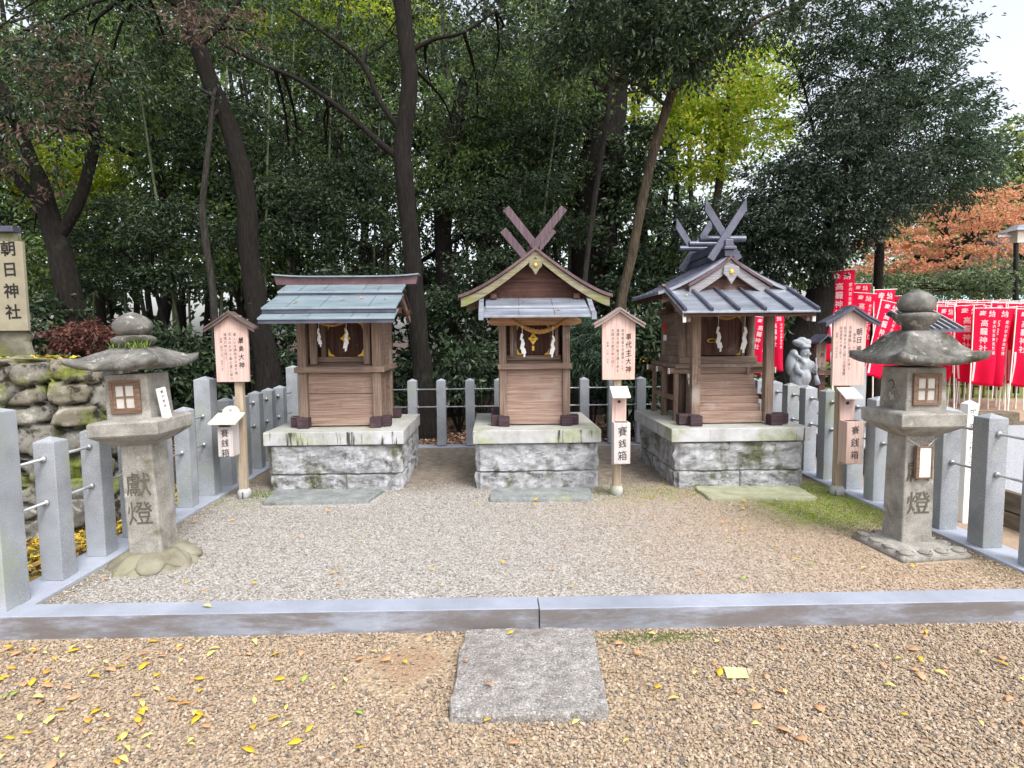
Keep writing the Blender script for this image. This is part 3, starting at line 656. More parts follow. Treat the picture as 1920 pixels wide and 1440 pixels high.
# stepped roof boards
cx=-1.487
for (ya,za,yb,zb,hw,nm) in((5.37,1.742,5.62,1.830,.605,0),(5.47,1.838,5.93,1.985,.605,1),(5.88,2.012,6.20,2.115,.600,2)):
    m=MB(); m.prism([(ya,za-.018),(yb,zb-.018),(yb,zb),(ya,za)],cx-hw,cx+hw,'yz'); b=m.build('roof_board',COPPER,S,bevel=.003)
    m=MB(); m.box(cx-hw+.004,cx+hw-.004,ya+.012,ya+.03,za-.05,za-.012); m.build('front_edge',DKMETAL,b)
    for q in((.17,.36,.68,.8) if nm!=1 else (.18,.43,.79)):
        m=MB(); x=cx-hw+2*hw*q; m.beam((x,ya+.002,za+.0012),(x,yb,zb+.0012),.004,.003); m.build('sheet_seam',DKMETAL,b)
m=MB(); m.prism([(6.20,2.105),(6.85,1.84),(6.85,1.82),(6.20,2.085)],cx-.56,cx+.56,'yz'); m.build('rear_roof',BROWNMETAL,S)
for sx_ in(-1,1):
    x=cx+sx_*.53; m=MB(); m.prism([(5.50,1.77),(6.20,2.06),(6.85,1.79),(6.85,1.72),(6.2,1.96),(5.50,1.70)],x-.014,x+.014,'yz'); m.build('bargeboard',W_Y,S,bevel=.003)
    x=cx+sx_*.385; m=MB(); m.prism([(5.96,1.83),(6.2,1.97),(6.62,1.83)],x-.01,x+.01,'yz'); m.build('gable_panel',WD_Y,S)
m=MB()
for y,z in((6.2,2.03),(6.0,1.86),(6.6,1.86)): m.box(cx-.57,cx+.57,y-.03,y+.03,z-.06,z)
m.build('purlins',WD_X,S,bevel=.003)
m=MB(); V=[]; n=16; tp=[];bt=[]
for i in range(n+1):
    x=cx-.725+1.45*i/n; u=(x-cx)/.725; tp.append((x,2.172+.022*u**4)); bt.append((cx+(x-cx)*.965,2.095+.006*u*u))
m.strip(tp,bt,6.15,6.25); m.build('ridge_box',BROWNMETAL,S)
m=MB(); m.strip([(a*1.0+(a-cx)*.01,b+.014) for a,b in tp],[(a+(a-cx)*.01,b+.001) for a,b in tp],6.12,6.28); m.build('ridge_cap',COPPER,S)
rope('thick straw rope sagging under the eave of the level ridged shrine',-1.76,-1.40,5.90,1.735,.05,.012)
shide('paper_streamer','narrow white paper streamer hanging at left under the level ridged shrine roof',-1.70,5.88,1.735,.85,1)
shide('paper_streamer','white paper streamer hanging before the gilt lock of the level ridged shrine',-1.435,5.88,1.735,1.0,-1)
# ---------- shrine 2: front gable with forked finials
cx=.40; r=root('small_shrine','narrow cedar shrine with curved mossy front gable and one pair of forked finials','shrine',(cx,6.2,.675),'three small wooden shrines on stone pedestals'); S=r
feet(S,(.09,.71),(5.93,6.60),zf+.002,zf+.10,o=.11)
for x in(.085,.715):
    for y in(5.93,6.58):
        m=MB(); m.box(x-.036,x+.036,y-.036,y+.036,zf+.02,1.76); m.build('post',W_Z,S,bevel=.004)
for x in(.175,.625):
    m=MB(); m.box(x-.016,x+.016,5.96,5.99,1.36,1.72); m.build('inner_post',W_Z,S,bevel=.002)
m=MB(); m.box(.121,.679,5.91,5.95,zf+.012,.80); m.build('bottom_sill',WP_X,S,bevel=.003)
m=MB(); m.box(.121,.679,5.935,5.95,.80,1.25); m.build('front_panel',WP_X,S,bevel=.002)
for x in(.075,.725):
    m=MB(); m.box(x-.008,x+.008,5.97,6.55,.70,1.74); m.build('side_panel',W_Y,S)
    m=MB(); m.box(x-.022,x+.022,5.90,6.66,1.243,1.293); m.build('side_belt_beam',W_Y,S,bevel=.003)
m=MB(); m.box(.06,.74,6.575,6.595,.70,1.95); m.build('back_panel',W_X,S)
m=MB(); m.box(.035,.765,5.86,5.893,1.24,1.29); m.build('front_belt_beam',W_X,S,bevel=.003)
m=MB(); m.prism([(5.895,1.29),(6.10,1.34),(6.10,1.28),(5.895,1.27)],.12,.68,'yz'); m.box(.13,.67,6.0,6.05,1.325,1.37); m.build('niche_floor',W_X,S)
doors(S,.235,.565,1.372,1.69,6.12,True,.055)
for x in(.215,.585):
    m=MB(); m.box(x-.018,x+.018,6.085,6.135,1.35,1.74); m.build('door_jamb',W_Z,S,bevel=.002)
m=MB(); m.box(.12,.68,6.145,6.16,1.33,1.80); m.build('niche_back_wall',WD_X,S)
m=MB(); m.prism([(-.055,1.685),(-.055,1.715),(-.02,1.745),(.82,1.745),(.855,1.715),(.855,1.685),(.80,1.668),(0,1.668)],5.845,5.90); m.build('eave_beam',M('eave_beam_wood',[lin(126,88,62),lin(162,120,88),lin(184,146,112)],scale=3,stretch=(1.2,16,16),rough=.7,bump=.4),S,bevel=.003)
for (ya,za,yb,zb,hw,nm) in((5.46,1.752,5.66,1.845,.50,0),(5.60,1.842,5.82,1.93,.475,1)):
    m=MB(); m.prism([(ya,za-.022),(yb,zb-.022),(yb,zb),(ya,za)],cx-hw,cx+hw,'yz'); b=m.build('eave_board',COPPER2,S,bevel=.003)
    for q in(.33,.66): m=MB(); x=cx-hw+2*hw*q; m.beam((x,ya+.002,za+.0018),(x,yb,zb+.0018),.004,.004); m.build('sheet_seam',BROWNMETAL,b)
for s in(-1,1):
    m=MB(); pts=[(5.44,1.77),(5.52,1.80),(5.62,1.85),(5.74,1.92),(5.80,1.965)]; bot=[(a,b-.06) for a,b in pts]
    x=cx+s*.515; m.strip(pts,bot,x-.022,x+.022,'yz'); m.build('eave_end_strip',COPPER2,S)
# main gable roof
def curve_roof(hw,zt,ze,pw,n=14): # half profile
    return [(hw*i/n, ze+(zt-ze)*((1-i/n)**pw)) for i in range(n+1)]
def gable_roof(S,cx,hw,zt,ze,pw,y0,y1,th,mat,inset,barge_mat,bw,name='roof'):
    h=curve_roof(hw,zt,ze,pw); top=[(cx-a,b) for a,b in h[::-1]]+[(cx+a,b) for a,b in h[1:]]
    m=MB(); m.strip(top,[(a,b-th) for a,b in top],y0,y1); o=m.build(name,mat,S)
    k=inset; h2=[(a*(1-.035),b-th-.001) for a,b in h]
    t2=[(cx-a,b) for a,b in h2[::-1]]+[(cx+a,b) for a,b in h2[1:]]
    for yy in(y0+k,y1-k-.03):
        m=MB(); m.strip(t2,[(a,b-bw*(1+.25*min(1,abs(a-cx)/hw))) for a,b in t2],yy,yy+.03); m.build('bargeboard',barge_mat,S)
    return top
top=gable_roof(S,cx,.735,2.405,1.958,1.32,5.70,6.95,.030,BROWNMETAL,.02,W_BARGE,.068)
m=MB(); m.prism([(-.18,1.86),(.98,1.86),(.86,1.99),(.60,2.14),(.40,2.30),(.20,2.14),(-.06,1.99)],5.86,5.885); m.box(-.18,.98,5.85,5.90,1.835,1.875); m.build('gable_panel',WD_X,S)
m=MB(); m.prism([(-.12,1.86),(.92,1.86),(.60,2.12),(.40,2.28),(.20,2.12)],6.60,6.62); m.build('rear_gable_panel',WD_X,S)
m=MB()
for x,z in((.4,2.29),(.0,1.97),(.8,1.97)): m.box(x-.03,x+.03,5.76,6.88,z-.05,z+.0)
m.build('purlins',WD_Y,S,bevel=.003)
def gegyo(parent,x,y,z,s,mat):
    m=MB(); pts=[(-.9,.9),(-1,.1),(-.55,-.35),(-.3,-.75),(0,-1.25),(.3,-.75),(.55,-.35),(1,.1),(.9,.9),(0,1.2)]
    m.prism([(x+a*s,z+b*s) for a,b in pts],y,y+.02); o=m.build('gable_pendant',mat,parent,bevel=.003)
    m=MB(); m.ball((x,y-.003,z+.25*s),(s*.28,.010,s*.33)); m.build('gilt_boss',GOLD,o,smooth=True)
    return o
gegyo(S,.40,5.69,2.215,.062,W_BARGE)
def chigi(parent,cx,y,zc,dx,dz,w_,th,below,mat,cut='square',double=False,name='forked_finial'):
    for s in(-1,1):
        d=Vector((s*dx,dz)).normalized(); n_=Vector((-d.y,d.x)) ; T=Vector((cx+s*dx,zc+dz)); B=Vector((cx,zc))-d*below
        if n_.y<0: n_=-n_
        m=MB(); yy=y+(0 if s>0 else .012)
        if cut=='square':
            pts=[B-n_*w_/2,T-n_*w_/2,T+n_*w_/2,B+n_*w_/2]; 
        else:
            ex=w_/2*abs(d.y/ max(.2,abs(d.x)))
            pts=[B-n_*w_/2,T-n_*w_/2-d*ex*.9,T+n_*w_/2+d*ex*.9,B+n_*w_/2]
        pts=[(p.x,p.y) for p in pts]
        m.prism(pts,yy,yy+th)
        if double:
            o_=-n_*w_*.98; T2=T-d*dz*.30; p2=[B+o_-n_*w_*.42,T2+o_-n_*w_*.42,T2+o_+n_*w_*.42,B+o_+n_*w_*.42]
            m.prism([(p.x,p.y) for p in p2],yy+.008,yy+th-.004)
        m.build(name,mat,parent,bevel=.002)
chigi(S,.40,5.715,2.42,.275,.345,.072,.035,.04,W_CHIGI,'square')
chigi(S,.40,6.85,2.42,.285,.345,.085,.035,.04,W_CHIGI,'square')
m=MB(); m.box(.35,.45,5.76,6.84,2.385,2.44); m.build('ridge_beam',BROWNMETAL,S,bevel=.004)
rope('twisted straw rope sagging across the front of the middle shrine',.17,.72,5.84,1.735,.13,.021)
shide('paper_streamer','white paper streamer hanging at left of the lock on the middle shrine',.275,5.82,1.69,1.08,1)
shide('paper_streamer','white paper streamer hanging at right of the lock on the middle shrine',.575,5.82,1.66,1.0,-1)
# ---------- shrine 3: porch roof, chigi and ridge logs
cx=2.34; r=root('small_shrine','cedar shrine with ribbed grey porch roof, forked finials and ridge logs','shrine',(cx,6.2,.675),'three small wooden shrines on stone pedestals'); S=r
feet(S,(1.95,2.74),(5.80,),zf+.002,zf+.105,o=.13,w=.12)
for x in(1.98,2.71):
    m=MB(); m.box(x-.042,x+.042,5.79,5.874,zf+.02,1.80); m.build('porch_post',W_Z,S,bevel=.006)
bodyx=(1.975,2.705)
for x in bodyx:
    for y in(6.24,6.86):
        m=MB(); m.tube([(x,y,.68),(x,y,1.80)],.043,14); m.build('body_post',W_Z,S,smooth=True)
m=MB(); m.box(1.85,2.85,6.03,7.0,1.225,1.262); m.build('deck',W_X,S,bevel=.003)
m=MB(); m.box(1.93,2.75,6.17,6.92,1.262,1.335); m.build('body_sill',W_X,S,bevel=.004)
for y in(6.10,6.55,6.95):
    m=MB(); m.box(1.80,2.90,y-.025,y+.025,1.165,1.222); b=m.build('deck_beam',W_X,S,bevel=.002)
    for x in(1.797,2.903):
        m=MB(); m.box(x-.003,x+.003,y-.026,y+.026,1.164,1.223); m.build('painted_end',WHITEP,b)
for x in(1.88,2.82):
    for y in(6.12,6.55,6.95):
        m=MB(); m.box(x-.022,x+.022,y-.022,y+.022,.69,1.165); m.box(x-.03,x+.03,y-.03,y+.03,.675,.70); m.build('deck_post',W_Z,S,bevel=.003)
    m=MB(); m.box(x-.012,x+.012,6.14,6.93,.88,.93); m.build('deck_tie',W_Y,S)
m=MB(); m.box(2.0,2.68,6.86,6.88,.69,1.22); m.box(2.0,2.68,6.26,6.28,.69,1.22); m.build('underfloor_panel',WD_X,S)
# stairs
for i in range(6):
    y0=5.83+.045*i; z1=.80+.072*i
    m=MB(); m.box(2.025,2.665,y0,6.06,z1-.072 if i else .685,z1); m.build('step',WP_X,S,bevel=.006)
m=MB(); m.box(2.025,2.665,6.06,6.09,.69,1.16); m.box(2.10,2.59,6.045,6.06,1.165,1.222); m.build('stair_back_board',W_X,S)
for x in(2.09,2.60):
    m=MB(); m.box(x-.018,x+.018,6.02,6.055,1.16,1.225); m.build('stair_newel',W_Z,S)
m=MB(); zz=[]
for i in range(8): zz+=[(5.86+.03*i,.74+.06*i),(5.86+.03*(i+1),.74+.06*i)]
zz+=[(6.12,1.22),(6.12,.72),(5.86,.72)]
m.prism(zz,1.985,2.008,'yz'); m.build('stair_stringer',W_Y,S)
m=MB()
for i in range(8): m.box(1.984,2.009,5.857+.03*i,5.862+.03*i,.70+.06*i if i else .72,.745+.06*i)
m.build('stringer_edge',W_WHITE,S)
doors(S,2.065,2.615,1.345,1.755,6.27,False,.055)
m=MB(); m.tube([(2.29+.045*math.cos(a),6.235,1.50+.018*math.sin(a)) for a in [i*PI/8 for i in range(17)]],.006,6); m.build('gilt_ring',GOLD,S)
for x in(2.045,2.635):
    m=MB(); m.box(x-.02,x+.02,6.25,6.30,1.335,1.78); m.build('door_jamb',W_Z,S,bevel=.002)
for x in bodyx:
    m=MB(); m.box(x-.010,x+.010,6.28,6.82,1.335,1.80); m.build('side_panel',W_Y,S)
m=MB(); m.box(1.98,2.70,6.86,6.88,1.26,1.95); m.build('back_panel',W_X,S)
m=MB(); m.box(1.90,2.79,5.80,5.865,1.765,1.815); m.build('porch_beam',W_X,S,bevel=.004)
for y in(6.24,6.86):
    m=MB(); m.box(1.90,2.78,y-.04,y+.04,1.80,1.86); m.build('roof_plate',W_X,S,bevel=.003)
# porch roof
m=MB(); ya,za,yb,zb=5.38,1.775,6.02,2.03; hw=.635
m.prism([(ya,za-.02),(yb,zb-.02),(yb,zb),(ya,za)],cx-hw,cx+hw,'yz'); pr=m.build('porch_roof',COPPER2,S,bevel=.003)
for i in range(6):
    x=cx-hw+.025+(2*hw-.05)*i/5; m=MB(); m.beam((x,ya-.008,za+.013),(x,yb,zb+.013),.030,.030); m.build('roof_rib',DKMETAL,pr,bevel=.003)
m=MB(); m.box(cx-.61,cx+.61,ya+.035,ya+.06,za-.05,za-.022); m.build('eave_board',WD_X,S)
for s in(-1,1):
    x=cx+s*.555; m=MB(); pts=[(5.44,1.765),(5.7,1.85),(6.0,1.985),(6.3,2.10)]; m.strip(pts,[(a,b-.085) for a,b in pts],x-.016,x+.016,'yz'); b=m.build('porch_bargeboard',W_Y,S)
    x=cx+s*.60; m=MB(); m.box(x-.014,x+.014,5.425,5.445,1.675,1.755); m.build('white_beam_tip',WHITEP,b)
m=MB()
for x in(1.9,2.12,2.34,2.56,2.78): m.beam((x,5.45,1.765),(x,6.24,2.05),.028,.035)
m.build('porch_rafters',W_Y,S)
# main roof
th=.03
h=curve_roof(.70,2.345,1.995,1.30); top=[(cx-a,b) for a,b in h[::-1]]+[(cx+a,b) for a,b in h[1:]]
m=MB(); m.strip(top,[(a,b-th) for a,b in top],5.95,7.12); mr=m.build('main_roof',COPPER2,S)
for k in range(8):
    y=5.97+k*.155; m=MB(); m.strip([(a,b+.016) for a,b in top],[(a,b+.001) for a,b in top],y,y+.022); m.build('roof_rib',DKMETAL,mr)
m=MB(); t2=[(a*1.0,b-th-.001) for a,b in top[1:-1]]; m.strip(t2,[(a,b-.05) for a,b in t2],5.98,7.08); m.build('roof_soffit',WD_X,S)
n3=len(top)//2
t3=[(cx+(a-cx)*.42*1.0,b) for a,b in top]; h3=[(.40*i/8,2.305-.275*(i/8)**.86) for i in range(9)]
t3=[(cx-a,b) for a,b in h3[::-1]]+[(cx+a,b) for a,b in h3[1:]]
m=MB(); m.strip(t3,[(a,b-.098) for a,b in t3],5.905,5.94); m.build('front_bargeboard',W_GREYW,S)
m=MB(); m.strip([(a*1+ (a-cx)*.04,b+.03) for a,b in t3],[(a+(a-cx)*.04,b+.002) for a,b in t3],5.88,5.95); m.build('front_roof_lip',BROWNMETAL,S)
m=MB(); m.prism([(cx-.42,1.99),(cx+.42,1.99),(cx,2.26)],5.965,5.985); m.build('gable_panel',WD_X,S)
gegyo(S,cx+.005,5.875,2.155,.082,W_GREYW)
for s in(-1,1):
    m=MB(); t4=[(cx+s*a,b-.052) for a,b in h[3:-1]]
    if s<0: t4=t4[::-1]
    m.strip(t4,[(a,b-.075) for a,b in t4],6.0,6.03); m.build('bargeboard',W_X,S)
m=MB(); m.box(cx-.045,cx+.045,5.93,7.10,2.335,2.40); m.box(cx-.062,cx+.062,5.90,7.12,2.402,2.43); m.box(cx-.04,cx+.04,5.93,7.08,2.432,2.50); m.build('ridge_beam',DKMETAL,S,bevel=.004)
for y in(6.12,6.45,6.78):
    m=MB(); m.tube([(cx-.235,y,2.535),(cx+.235,y,2.535)],.032,14); m.build('ridge_log',DKMETAL,S,smooth=False)
chigi(S,cx-.03,5.955,2.535,.205,.315,.072,.028,.27,DKMETAL,'plumb')
chigi(S,cx-.02,6.93,2.535,.205,.315,.072,.028,.27,DKMETAL,'plumb')
rope('straw rope tied under the porch roof of the ribbed roof shrine',2.25,2.60,6.19,1.80,.07,.016)
shide('paper_streamer','white paper streamer over the gilt ring of the ribbed roof shrine',2.335,6.17,1.765,1.25,1)
shide('paper_streamer','white paper streamer hanging to the right inside the ribbed roof shrine porch',2.60,6.14,1.765,1.3,-1)
BELL=M('red_bell_paint',[lin(150,40,36),lin(180,70,60)],rough=.6,bump=.1)
m=MB(); m.box(1.885,1.925,6.62,6.66,1.60,1.70); m.build('red_tag',BELL,S,bevel=.004)
m=MB(); m.box(1.885,1.92,6.60,6.62,1.50,1.565); m.build('white_tag',WHITEP,S,bevel=.004)
# ============================================================ LANTERNS
def window(parent,x0,x1,z0,z1,y):
    m=MB(); f=.017
    m.box(x0,x1,y-.012,y+.006,z1-f,z1); m.box(x0,x1,y-.012,y+.006,z0,z0+f); m.box(x0,x0+f,y-.012,y+.006,z0+f,z1-f); m.box(x1-f*1.3,x1,y-.012,y+.006,z0+f,z1-f)
    b=f*1.1; m.box(x0+f,x0+f+b*.5,y-.006,y+.004,z0+f,z1-f)
    o=m.build('window_frame',W_FRAME,parent,bevel=.002)
    xc=(x0+x1)/2-.003; zc=(z0+z1)/2; m=MB(); m.box(x0+f*2,x1-f*2.3,y-.001,y+.002,z0+f*1.9,z1-f*1.9); m.build('paper_pane',PANE,o)
    m=MB(); m.box(xc-.005,xc+.005,y-.008,y-.0015,z0+f,z1-f); m.box(x0+f,x1-f*1.3,y-.009,y-.0025,zc-.005,zc+.005)
    m.box(x0+f,x0+2*f,y-.007,y-.0012,z0+f,z1-f); m.box(x1-2.3*f,x1-1.3*f,y-.007,y-.0012,z0+f,z1-f); m.box(x0+f,x1-f*1.3,y-.0065,y-.0011,z1-2*f,z1-f); m.box(x0+f,x1-f*1.3,y-.0065,y-.0011,z0+f,z0+2*f)
    m.build('lattice',W_FRAME,o)
def sq_loft(m,cx,cy,levels,n=7,rot=0,up=0):
    """square rings with subdivided edges; levels=(half width, z, corner rise, edge sag)"""
    V=[];Fc=[];K=4*n; rr=Matrix.Rotation(rot,2)
    for (hw,z,cr,jt) in levels:
        for s in range(4):
            for i in range(n):
                t_=-1+2*i/n; p=[(t_,-1),(1,t_),(-t_,1),(-1,-t_)][s]; e=abs(t_)
                q=Vector((p[0]*hw,p[1]*hw)); q=q*(1+cr*.35*e**3); q=rr@q
                nz=noise.noise(Vector((q.x*11+cx,q.y*11,z*11)))
                V.append((cx+q.x*(1+jt*nz),cy+q.y*(1+jt*nz),z+cr*e**2.4*.5+jt*.25*nz*hw))
    L=len(levels)
    for k in range(L-1):
        for i in range(K): Fc.append((k*K+i,k*K+(i+1)%K,(k+1)*K+(i+1)%K,(k+1)*K+i))
    Fc+=[tuple(range(K-1,-1,-1)),tuple((L-1)*K+i for i in range(K))]
    return m.add(V,Fc)
def lantern(label,cx,cy,zb,zs,zp,zbx,zr,ztop,zj,roofhw,left):
    r=root('stone_lantern',label,'stone lantern',(cx,cy,.10),'old stone lanterns flanking the yard')
    # base
    m=MB()
    if left:
        V=[];Fc=[];n=96;rg=16
        for j in range(rg+1):
            f=j/rg
            for i in range(n):
                a=2*PI*i/n; lobe=abs(math.cos(a*4)); sqr=1/max(abs(math.cos(a)),abs(math.sin(a)))**.45
                rad=(.12+(.25-.12)*f)*(sqr*(1-.0)*(.92+.12*lobe*f)) 
                z=zs-.005-(zs-.10)*(f**1.8)*(1.0)+.018*lobe*math.sin(PI*f)
                if j==rg: z=.09
                V.append((cx+rad*math.cos(a+.4),cy+rad*math.sin(a+.4),z+.004*noise.noise(Vector((a*5,f*5,0)))))
        for j in range(rg):
            for i in range(n): Fc.append((j*n+i,j*n+(i+1)%n,(j+1)*n+(i+1)%n,(j+1)*n+i))
        m.add(V,Fc)
        for k in range(8):
            a=2*PI*k/8+.39; sq=1/max(abs(math.cos(a)),abs(math.sin(a)))**.45; rad=.175*sq; M3=Matrix.Rotation(a,3,'Z')@Matrix.Rotation(R(24),3,'Y')
            m.ell((cx+rad*math.cos(a),cy+rad*math.sin(a),.142),(.105*sq,.088,.038),M3)
            a+=PI/8; M3=Matrix.Rotation(a,3,'Z')@Matrix.Rotation(R(20),3,'Y'); m.ell((cx+.20*math.cos(a),cy+.20*math.sin(a),.112),(.10,.06,.026),M3)
        m.build('lotus_base',M('lotus_base_stone',[lin(98,94,78),lin(124,120,104),lin(146,142,126)],scale=6,detail=8,rough=.85,bump=.5,ov=[(lin(110,110,80),3,.5,.7,0)]),r,smooth=True)
    else:
        sq_loft(m,cx,cy-.03,[(.236,.09,0,.03),(.24,.12,0,.03),(.232,.135,0,.02),(.15,.165,0,.02),(.12,.17,0,0)],9,.10)
        for i in range(4):
            for k in range(4):
                a=[(-.183+.122*k,-.19),(.19,-.183+.122*k),(.183-.122*k,.19),(-.19,.183-.122*k)][i]; q=Matrix.Rotation(.10,2)@Vector(a)
                m.ball((cx+q.x,cy-.03+q.y,.136),(.05,.05,.026),10,6); 
                m.tube([(cx+q.x+.042*math.cos(t_),cy-.03+q.y+.042*math.sin(t_),.150) for t_ in [j*PI/5 for j in range(11)]],.008,5)
        m.build('lotus_base',LANT,r,smooth=True)
    m=MB(); hw=.104; sq_loft(m,cx,cy,[(hw+.003,zs-.02,0,.008),(hw,zs+.05,0,.006),(hw-.002,(zs+zp)/2,0,.006),(hw-.006,zp,0,.006)],4); m.build('shaft',LANT,r,bevel=.012)
    m=MB(); sq_loft(m,cx,cy,[(hw+.005,zp-.01,0,.01),(.16,zp+.022,0,.02),(.202,zp+.052,0,.03),(.213,zp+.066,0,.01),(.214,zp+.138,0,.012),(.205,zp+.150,0,.006),(.15,zp+.158,0,0)],7); m.build('middle_platform',LANT,r,bevel=.004)
    z0=zp+.150; m=MB(); sq_loft(m,cx,cy,[(.137,z0,0,.01),(.132,(z0+zbx)/2,0,.008),(.128,zbx,0,.008)],5); fb=m.build('fire_box',LANT,r,bevel=.008)
    ww=.098; window(fb,cx-ww+.002,cx+ww-.01,z0+.045,zbx-.038,cy-.137)
    m=MB(); H_=ztop-zr; R0=roofhw
    if left: lv=[(R0*.60,zr-.006,0,.01),(R0*.97,zr-.0,.09,.05),(R0,zr+.032,.11,.06),(R0*.80,zr+H_*.42,.04,.05),(R0*.58,zr+H_*.72,.01,.03),(R0*.40,zr+H_*.9,0,.02),(R0*.30,ztop,0,.02)]
    else: lv=[(R0*.60,zr-.006,0,.01),(R0*.97,zr,.08,.05),(R0,zr+.038,.10,.06),(R0*.78,zr+H_*.28,.05,.03),(R0*.64,zr+H_*.50,.03,.03),(R0*.52,zr+H_*.78,.01,.03),(R0*.40,zr+H_*.95,0,.03),(R0*.26,ztop,0,.02)]
    sq_loft(m,cx,cy,lv,18); m.build('roof',LANTR,r,smooth=True)
    m=MB(); k=1.0 if left else 1.06; a=ztop
    m.lathe(cx,cy,[(.07*k,a-.012),(.105*k,a+.008),(.126*k,a+.03),(.125*k,a+.052),(.10*k,a+.066),(.07*k,a+.074)] if left else [(.075,a-.012),(.08,a+.03),(.105,a+.045),(.138,a+.085),(.136,a+.105),(.08,a+.118)],24,.05); m.build('lotus_ring',LANTR,r,smooth=True)
    zz=a+(.070 if left else .114); hj=zj-zz; m=MB(); m.lathe(cx,cy,[(.07,zz),(.100,zz+hj*.12),(.115,zz+hj*.36),(.108,zz+hj*.58),(.078,zz+hj*.78),(.036,zz+hj*.93),(.006,zj)],24,.04); m.build('jewel_finial',LANTR,r,smooth=True)
    return r,fb
CARVE=M('carved_letter_shadow',[lin(74,70,62),lin(98,92,82)],rough=.9,bump=.2)
LL,_=lantern('weathered stone lantern on a round lotus base beside the left fence',-2.245,3.905,.1,.20,.905,1.345,1.375,1.515,1.735,.268,True)
m=MB(); a=P(261,908,3.797); write(m,'獻',a.x+.015,3.7985,a.z,.165,bold=.0); a=P(264,962,3.797); write(m,'燈',a.x+.01,3.7985,a.z,.165,bold=.0); m.build('carved_lettering',CARVE,LL); LL.rotation_euler=(0,R(-2.3),0)
RL,fb=lantern('taller dark capped stone lantern on a square petal base beside the right fence',2.80,3.905,.1,.175,.895,1.335,1.355,1.575,1.845,.278,False)
m=MB(); a=P(1723,943,3.797); write(m,'燈',a.x,3.7985,a.z,.165,bold=.004); a=P(1723,882,3.797); write(m,'獻',a.x,3.7985,a.z,.165,bold=.004); m.build('carved_lettering',CARVE,RL)
m=MB(); m.tube([(2.669+.0,3.93+.03*math.cos(t_),1.215+.03*math.sin(t_)) for t_ in [.6+i*PI/8 for i in range(10)]],.005,6); m.build('moon_carving',CARVE,fb)
# plaque leaning on the left lantern
m=MB(); V=[(-.03,-.006,0),(.03,-.006,0),(.03,.006,0),(-.03,.006,0)]; V=V+[(a,b,.20) for a,b,_ in V]
m.add(V,[(0,3,2,1),(4,5,6,7),(0,1,5,4),(1,2,6,5),(2,3,7,6),(3,0,4,7)]); o=m.build('name_plaque',WHITEP,None,bevel=.002)
o.location=(-2.085,3.84,1.057); o.rotation_euler=(0,R(-10),R(62)); tag(o,'small white name plaque leaning against the left stone lantern fire box','plaque')
m=MB(); column(m,'家内安全',0,-.0072,.175,.022,.030,bold=.02); c=m.build('lettering',INKS,None); c.parent=o
column_m=None
# framed notice tied to the right lantern
a0=P(1717,836,3.78); a1=P(1744,897,3.78)
r=root('framed_notice','narrow framed paper notice wired to the front of the right stone lantern shaft','notice',((a0.x+a1.x)/2,3.79,a1.z))
x0,x1,z0,z1=a0.x,a1.x+.006,a1.z,a0.z
m=MB(); f=.016
m.box(x0,x1,3.765,3.794,z1-f*.7,z1); m.box(x0,x1,3.765,3.794,z0,z0+f*.7); m.box(x0,x0+f*1.5,3.765,3.794,z0+f*.7,z1-f*.7); m.box(x1-f*.7,x1,3.765,3.794,z0+f*.7,z1-f*.7); m.build('frame',W_FRAME,r,bevel=.002)
m=MB(); m.box(x0+f*1.5,x1-f*.7,3.772,3.79,z0+f*.7,z1-f*.7); pp=m.build('paper',PAPER,r)
m=MB(); column(m,'土足でのぼらないで',(x0+x1)/2+.012,3.771,z1-.03,.013,.018,bold=.01); m.build('lettering',INKS,pp)
m=MB(); zz=z1+.045; m.tube([((x0+x1)/2-.03,3.78,z1),(2.695,3.80,zz+.005),(2.693,4.015,zz+.02),(2.905,4.015,zz+.02),(2.908,3.795,zz+.01),((x0+x1)/2+.03,3.78,z1)],.002,5); m.build('wire',STEEL,r)
